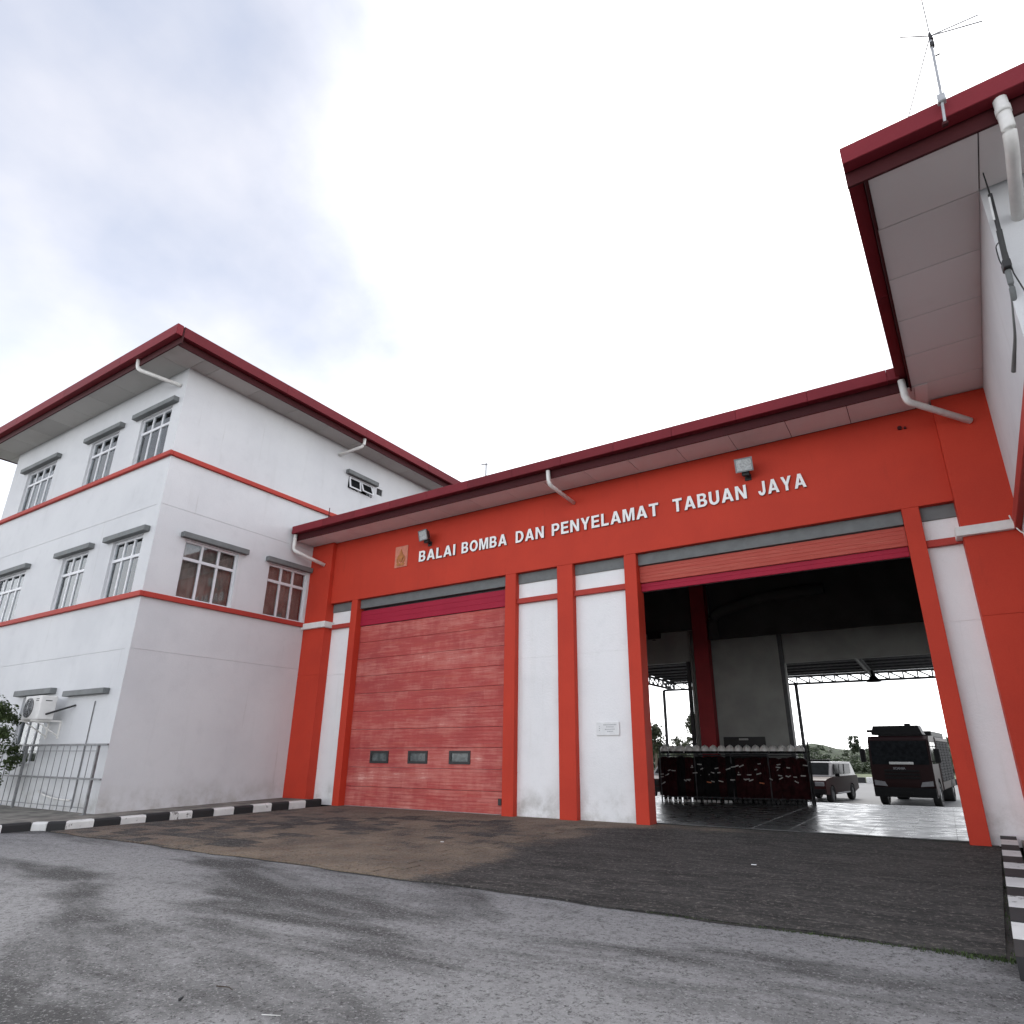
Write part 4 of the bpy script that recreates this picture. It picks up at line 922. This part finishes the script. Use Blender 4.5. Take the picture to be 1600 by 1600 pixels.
def floodlight(x, z, tilt, pan, label):
    t = thing('floodlight', label, 'floodlight', (x, -.002, z), group='floodlights above the lettering')
    mt = Matrix.Translation((x, -.24, z)) @ Matrix.Rotation(rad(pan), 4, 'Z') @ Matrix.Rotation(rad(tilt), 4, 'X')
    def part(name, f, mat):
        bm = bmesh.new(); f(bm); bmesh.ops.transform(bm, matrix=mt, verts=bm.verts); return obj(name, bm, mat, t)
    def hs(bm):
        a = [bm.verts.new(p) for p in ((-.16, -.05, -.13), (.16, -.05, -.13), (.16, -.05, .13), (-.16, -.05, .13))]; b = [bm.verts.new(p) for p in ((-.09, .10, -.08), (.09, .10, -.08), (.09, .10, .08), (-.09, .10, .08))]
        bm.faces.new(a); bm.faces.new(b[::-1])
        for i in range(4): bm.faces.new((a[i], b[i], b[(i+1) % 4], a[(i+1) % 4]))
    part('housing', hs, M['dark_steel']); part('rim', lambda bm: [bx(bm, *q) for q in ((-.165, .165, -.066, -.051, -.135, -.110), (-.165, .165, -.066, -.051, .110, .135), (-.165, -.14, -.066, -.051, -.11, .11), (.14, .165, -.066, -.051, -.11, .11))], M['steel'])
    part('lens', lambda bm: bx(bm, -.139, .139, -.060, -.052, -.109, .109), M['lampglass']); part('control_box', lambda bm: bx(bm, -.07, .07, .0, .12, -.20, -.10, .01), M['black'])
    bm = bmesh.new(); tube(bm, [(x, -.17, z-.05), (x, -.06, z-.17), (x, -.001, z-.17)], .018, 8); bx(bm, x-.06, x+.06, -.02, -.001, z-.23, z-.11); obj('bracket', bm, M['black'], t)
floodlight(-2.08, 6.47, 14, -10, 'black floodlight with pale lens above the word BALAI')
floodlight(5.97, 6.46, 14, 4, 'black floodlight with grey lens above the word TABUAN')
bm = bmesh.new(); tube(bm, [(-5.02, -.90, 7.28), (-5.02, -.90, 7.60)], .012, 6); cyl(bm, (-5.02, -.90, 7.30), .03, .04); obj('lightning_rod', bm, M['maroon_shaded'], gar)
bm = bmesh.new(); cyl(bm, (8.62, -.02, 6.62), .035, .04, 'y', 12); cyl(bm, (8.70, -.02, 6.60), .02, .04, 'y', 10); obj('cable_gland', bm, M['maroon_shaded'], gar)

# ================================================================== ANTENNAS
an = thing('roof_antenna', 'thin radio antenna with four radial rods clamped to the corner gutter', 'antenna', (9.40, -5.90, 6.98))
bm = bmesh.new(); tube(bm, [(9.36, -5.93, 6.95), (9.40, -5.93, 7.42), (9.44, -5.92, 8.10)], .013, 8); mast = obj('mast', bm, M['galv'], an)
bm = bmesh.new(); bx(bm, 9.35, 9.42, -5.96, -5.895, 7.22, 7.32, .008); obj('clamp', bm, M['galv'], an)
bm = bmesh.new(); bx(bm, 9.335, 9.385, -5.945, -5.90, 6.94, 6.98, .006); obj('clamp', bm, M['maroon_shaded'], an)
bm = bmesh.new(); cyl(bm, (9.445, -5.92, 8.13), .022, .10, 'z', 10, .012); bx(bm, 9.42, 9.46, -5.945, -5.895, 7.98, 8.04, .006); tube(bm, [(9.44, -5.92, 7.85), (9.48, -5.92, 7.85)], .008, 6); obj('hub', bm, M['black'], an)
for q in ((9.49, -5.92, 9.30), (9.95, -5.55, 8.55), (9.20, -5.95, 8.28), (9.83, -6.05, 7.86), (9.15, -5.55, 7.62)):
    bm = bmesh.new(); tube(bm, [(9.445, -5.92, 8.14), q], .0065, 6); obj('rod', bm, M['steel'], an)
wa = thing('wall_antenna', 'black whip antenna on a grey bent bracket at the white wall corner', 'antenna', (9.74, -4.2, 5.3))
bm = bmesh.new(); tube(bm, bend([(9.715, -3.75, 5.29), (9.700, -4.45, 5.34), (9.69, -4.86, 5.56), (9.69, -4.92, 5.88)], .12, 5), .027, 10); obj('bracket', bm, M['lintel'], wa)
bm = bmesh.new(); tube(bm, [(9.69, -4.94, 5.84), (9.69, -5.05, 6.22)], .026, 10); tube(bm, [(9.69, -5.05, 6.20), (9.70, -5.08, 6.66)], .020, 10); tube(bm, [(9.70, -5.08, 6.64), (9.70, -5.07, 7.12)], .009, 8, .004); obj('whip', bm, M['black'], wa)
bm = bmesh.new(); tube(bm, [(9.675, -5.07, 6.34), (9.685, -5.09, 6.62)], .010, 8); obj('sleeve', bm, M['white_plate'], wa)
bm = bmesh.new(); bx(bm, 9.655, 9.725, -4.98, -4.86, 5.82, 5.92, .01); obj('clamp', bm, M['black'], wa)
bm = bmesh.new(); tube(bm, bend([(9.69, -5.02, 6.12), (9.64, -4.98, 6.10), (9.645, -4.93, 5.95), (9.67, -4.90, 5.86)], .05), .006, 6); obj('loop_cable', bm, M['black'], wa)
bm = bmesh.new(); tube(bm, [(9.71, -4.98, 6.1), (9.73, -4.90, 5.78), (9.80, -4.86, 5.45), (9.84, -4.84, 5.0)], .007, 6); obj('feed_cable', bm, M['black'], wa)
ta = thing('aerial', 'small pale T shaped aerial on the office roof', 'aerial', (-7.0, 9.0, 11.1))
bm = bmesh.new(); tube(bm, [(-7.0, 9, 11.0), (-7.0, 9, 13.50)], .032, 6); obj('mast', bm, M['steel'], ta)
bm = bmesh.new(); tube(bm, [(-7.26, 9, 13.50), (-6.92, 9, 13.42)], .03, 6); obj('crossbar', bm, M['galv'], ta)

# ================================================================== FENCE, AIR CONDITIONER, SHRUB
FY, FZ = -4.75, .03
fen = thing('railing', 'grey steel bar railing in front of the ground floor window', 'railing', (-9.4, FY, FZ))
for z, r in ((1.365, .020), (.70, .018)):
    bm = bmesh.new(); bx(bm, -13.5, -6.20, FY-r, FY+r, z-r, z+r, .004); obj('rail', bm, M['steel'], fen)
for z in (1.24, .155):
    bm = bmesh.new(); tube(bm, [(-13.5, FY, z), (-6.56, FY, z)], .007, 6); obj('thin_rail', bm, M['steel'], fen)
for x in (-6.56, -9.8, -13.0):
    bm = bmesh.new(); bx(bm, x-.025, x+.025, FY-.025, FY+.025, .0, 1.345, .004); bx(bm, x-.07, x+.07, FY-.07, FY+.07, .0, .04); obj('post', bm, M['steel'], fen)
bmb = bmesh.new(); tube(bmb, [(0, 0, .06), (0, 0, 1.345)], .009, 6); barme = bpy.data.meshes.new('bar'); bmb.to_mesh(barme); bmb.free(); barme.materials.append(M['steel'])
x = -6.86
while x > -13.4:
    if min(abs(x-q) for q in (-9.8, -13.0)) > .08: o = link('bar', barme, fen); place(o, fen, (x, FY, 0))
    x -= .295
ac = thing('air_conditioner', 'cream outdoor air conditioner unit on wall brackets before the barred window', 'air conditioner', (-9.1, -4.9, 1.86))
bm = bmesh.new(); bx(bm, -9.50, -8.70, -5.14, -4.82, 1.90, 2.42, .015); obj('casing', bm, M['cap'], ac)
bm = bmesh.new(); cyl(bm, (-9.22, -5.146, 2.16), .215, .012, 'y', 28); obj('fan_recess', bm, M['dark_steel'], ac)
bm = bmesh.new()
for rr in (.07, .12, .17, .21): 
    pts = [(-9.22+rr*math.cos(a), -5.160, 2.16+rr*math.sin(a)) for a in [2*math.pi*k/24 for k in range(25)]]; tube(bm, pts, .004, 5, cap=False)
for k in range(8): a = math.pi*k/4; tube(bm, [(-9.22, -5.163, 2.16), (-9.22+.215*math.cos(a), -5.163, 2.16+.215*math.sin(a))], .004, 5)
cyl(bm, (-9.22, -5.163, 2.16), .03, .012, 'y', 12); obj('fan_grille', bm, M['galv'], ac)
for z in (2.34, 2.30): box('slot', -8.93, -8.80, -5.146, -5.139, z, z+.015, M['dark_steel'], ac, 0)
box('slot', -8.703, -8.696, -5.05, -4.92, 2.30, 2.32, M['dark_steel'], ac, 0)
for xx in (-9.38, -8.80):
    bm = bmesh.new(); bx(bm, xx-.02, xx+.02, -5.20, -4.592, 1.86, 1.897); bx(bm, xx-.02, xx+.02, -4.62, -4.592, 1.5, 1.86); tube(bm, [(xx, -5.1, 1.87), (xx, -4.60, 1.55)], .014, 6); obj('bracket', bm, M['pvc'], ac)
bm = bmesh.new(); tube(bm, bend([(-8.70, -4.98, 2.02), (-8.62, -4.95, 2.04), (-8.30, -4.60, 2.22)], .05), .022, 8); obj('pipe', bm, M['black'], ac)
bm = bmesh.new(); tube(bm, [(-7.44, -4.605, .10), (-7.45, -4.605, 2.28)], .012, 6); obj('conduit', bm, M['steel'], office)
bm = bmesh.new(); tube(bm, [(-8.95, -4.66, .40), (-8.65, -4.66, .33), (-8.3, -4.66, .29), (-7.9, -4.66, .27), (-7.47, -4.66, .265)], .018, 8); obj('drain_hose', bm, M['pvc'], office, True)

def leaves(name, mat, parent, clumps, per, size, seed=1, up=.3):
    """clumps: (centre, radius); many small leaf-shaped faces in each"""
    rg = random.Random(seed); vs, fs = [], []
    for c, r in clumps:
        c = Vector(c)
        for _ in range(per):
            d = Vector((rg.gauss(0, 1), rg.gauss(0, 1), rg.gauss(0, 1))).normalized(); p = c+Vector((d.x, d.y, d.z*.85))*r*(rg.random()**.45)
            n = (d+Vector((rg.uniform(-1, 1), rg.uniform(-1, 1), rg.uniform(-.6, 1)+up))*.9).normalized(); a = n.orthogonal().normalized(); a.rotate(Matrix.Rotation(rg.uniform(0, 6.28), 3, n)); b = n.cross(a)
            s = size*rg.uniform(.6, 1.3); i = len(vs)
            vs += [p-a*s, p-b*s*.42+n*s*.08, p+a*s, p+b*s*.42+n*s*.08]; fs.append((i, i+1, i+2, i+3))
    me = bpy.data.meshes.new(name); me.from_pydata([tuple(v) for v in vs], [], fs); me.materials.append(mat)
    o = link(name, me, parent); place(o, parent); return o
shr = thing('shrub', 'leafy green shrub standing before the railing', 'shrub', (-10.15, -5.5, .1))
rg = random.Random(3); cl = []
for _ in range(34):
    a = rg.uniform(0, 6.28); z = rg.uniform(.55, 2.35); w_ = .95*math.sin(math.pi*min(1, (z-.25)/2.45))**.6; d_ = rg.uniform(.25, 1)*w_
    cl.append(((-10.15+d_*math.cos(a), -5.5+d_*.8*math.sin(a), z), rg.uniform(.16, .30)))
cl += [((-9.15, -5.55, 1.62), .20), ((-8.95, -5.6, 1.60), .13), ((-9.32, -5.6, 1.95), .2), ((-9.25, -5.55, 1.2), .2), ((-9.26, -5.6, 2.15), .16)]
leaves('foliage', M['leaf'], shr, cl, 130, .048, 4)
bm = bmesh.new(); tube(bm, [(-10.15, -5.5, .02), (-10.12, -5.5, .6), (-10.15, -5.48, 1.3)], .05, 8, .025)
for c, r in cl[:12]: tube(bm, [(-10.14, -5.5, .6+.4*rg.random()), c], .014, 5, .005)
obj('trunk', bm, M['bark'], shr)

# ================================================================== TREES AND WOODS BEHIND
def tree(x, y, h, w, label, seed, n=16, per=90):
    t = thing('tree', label, 'tree', (x, y, YZ)); rg = random.Random(seed); bm = bmesh.new()
    tube(bm, [(x, y, YZ-.1), (x+.1, y, YZ+h*.45), (x-.05, y, YZ+h*.8)], .16, 8, .06); cl = []
    for i in range(n):
        z = YZ+h*(.42+.55*i/n); a = rg.uniform(0, 6.28); d_ = w*rg.uniform(.2, 1)*(1-.5*i/n); c = (x+d_*math.cos(a), y+d_*math.sin(a), z); cl.append((c, rg.uniform(.5, .85))); tube(bm, [(x, y, z-.7), c], .04, 5, .015)
    obj('trunk', bm, M['bark'], t); leaves('crown', M['leaf_far'], t, cl, per, .16, seed)
tree(-19.6, 60, 5.3, 1.1, 'slender tree seen past the orange pier through the left rear bay', 11, 22, 110)
tree(-14.7, 60, 6.4, 1.6, 'taller tree rising behind the half hidden fire engine', 12, 26, 110)
tree(-18.2, 64, 4.0, 1.2, 'low bushy tree beside the slender tree beyond the yard', 13, 12)
rg = random.Random(21); cl = []
def top(x):
    return 2.15+.22*math.sin(x*.55+.6)+.16*math.sin(x*1.7+1)+1.7*math.exp(-((x-9)/4.0)**2)+.95*math.exp(-((x+6.8)/2.6)**2)+.8*math.exp(-((x+30)/9)**2)
for i in range(2800):
    y = rg.uniform(71, 90); x = rg.uniform(-68, 32); f = (y-71)/19; t_ = top(x*96/(y+12)); r_ = rg.uniform(.35, .75)
    hi = YZ+(t_-YZ)*(.35+.65*f); z = YZ+.3+(hi-YZ-.3-r_*.8)*(1-rg.random()**2); cl.append(((x, y, max(YZ+.2, z)), r_))
cl += [((-1.5+rg.uniform(-.55, .55), 84+rg.uniform(-.4, .4), 2.6+rg.uniform(-1.1, .6)), .36) for _ in range(16)]
wd = leaves('woodland', M['wood_far'], None, cl, 55, .19, 22); tag(wd, 'wooded low hill of mixed green trees beyond the yard', 'woodland', kind='stuff')
bm = bmesh.new(); N = 70; a = []
for i in range(N+1): x = -75+115*i/N; a.append([bm.verts.new((x, y, z)) for y, z in ((69, YZ-.1), (74, YZ+.3), (84, YZ+.62*(top(x)-YZ)), (90, YZ+.86*(top(x)-YZ)), (105, YZ-.1))])
for i in range(N):
    for k in range(4): bm.faces.new((a[i][k], a[i+1][k], a[i+1][k+1], a[i][k+1]))
tag(obj('hill', bm, M['earth'], smooth=True), 'low hill under the woods', kind='structure')

# ================================================================== SMALL THINGS ON THE GROUND
rg = random.Random(9); vs, fs = [], []
def blade(x, y, z, h):
    a = rg.uniform(0, 6.28); l = rg.uniform(.2, .9)*h; i = len(vs); w_ = .004
    dx, dy = math.cos(a), math.sin(a)
    vs.extend([(x-dy*w_, y+dx*w_, z), (x+dy*w_, y-dx*w_, z), (x+dx*l*.4+dy*w_*.7, y+dy*l*.4-dx*w_*.7, z+h*.7), (x+dx*l*.4-dy*w_*.7, y+dy*l*.4+dx*w_*.7, z+h*.7), (x+dx*l, y+dy*l, z+h)]); fs.append((i, i+1, i+2, i+3)); fs.append((i+3, i+2, i+4))
for _ in range(650):
    t = rg.random(); x = 7.85+.85*t**.7; blade(x+rg.gauss(0, .02), -5.86+rg.gauss(0, .035), -.104, rg.uniform(.010, .038)*(1.2 if t > .8 else .8))
for _ in range(500): x = rg.uniform(5.6, 7.8); blade(x, -5.85+rg.gauss(0, .015), -.104, rg.uniform(.008, .02))
for _ in range(220): t = rg.random(); blade(8.78-.32*t+rg.gauss(0, .02), -.1-5.6*t, -.03-.075*t, rg.uniform(.01, .03))
me = bpy.data.meshes.new('grass'); me.from_pydata(vs, [], fs); me.materials.append(M['grass']); o = link('grass', me); tag(o, 'thin green grass growing along the apron edge', 'grass', kind='stuff')
def bit(name, pts, r, mat, label, cat, group=None):
    bm = bmesh.new(); tube(bm, pts, r, 5, r*.5); tag(obj(name, bm, mat), label, cat, group)
bit('twig', [(4.36, -8.97, -.095), (4.45, -8.95, -.092), (4.50, -8.96, -.096)], .004, M['twig'], 'thin dry twig lying on the grey road', 'twig')
bit('stone', [(4.38, -9.21, -.098), (4.40, -9.20, -.084)], .010, M['black'], 'small black stone lying on the grey road', 'stone')
bit('straw', [(4.96, -9.10, -.098), (5.06, -9.06, -.096)], .003, M['pvc'], 'thin pale straw lying on the grey road', 'straw')
bit('paper_scrap', [(6.08, -3.13, -.055), (6.14, -3.12, -.05)], .012, M['white_plate'], 'tiny white paper scrap on the dark apron', 'scrap')
bit('paper_scrap', [(1.60, -3.54, -.055), (1.65, -3.53, -.048)], .014, M['kerb_w'], 'tiny pale scrap on the brown pavers', 'scrap')
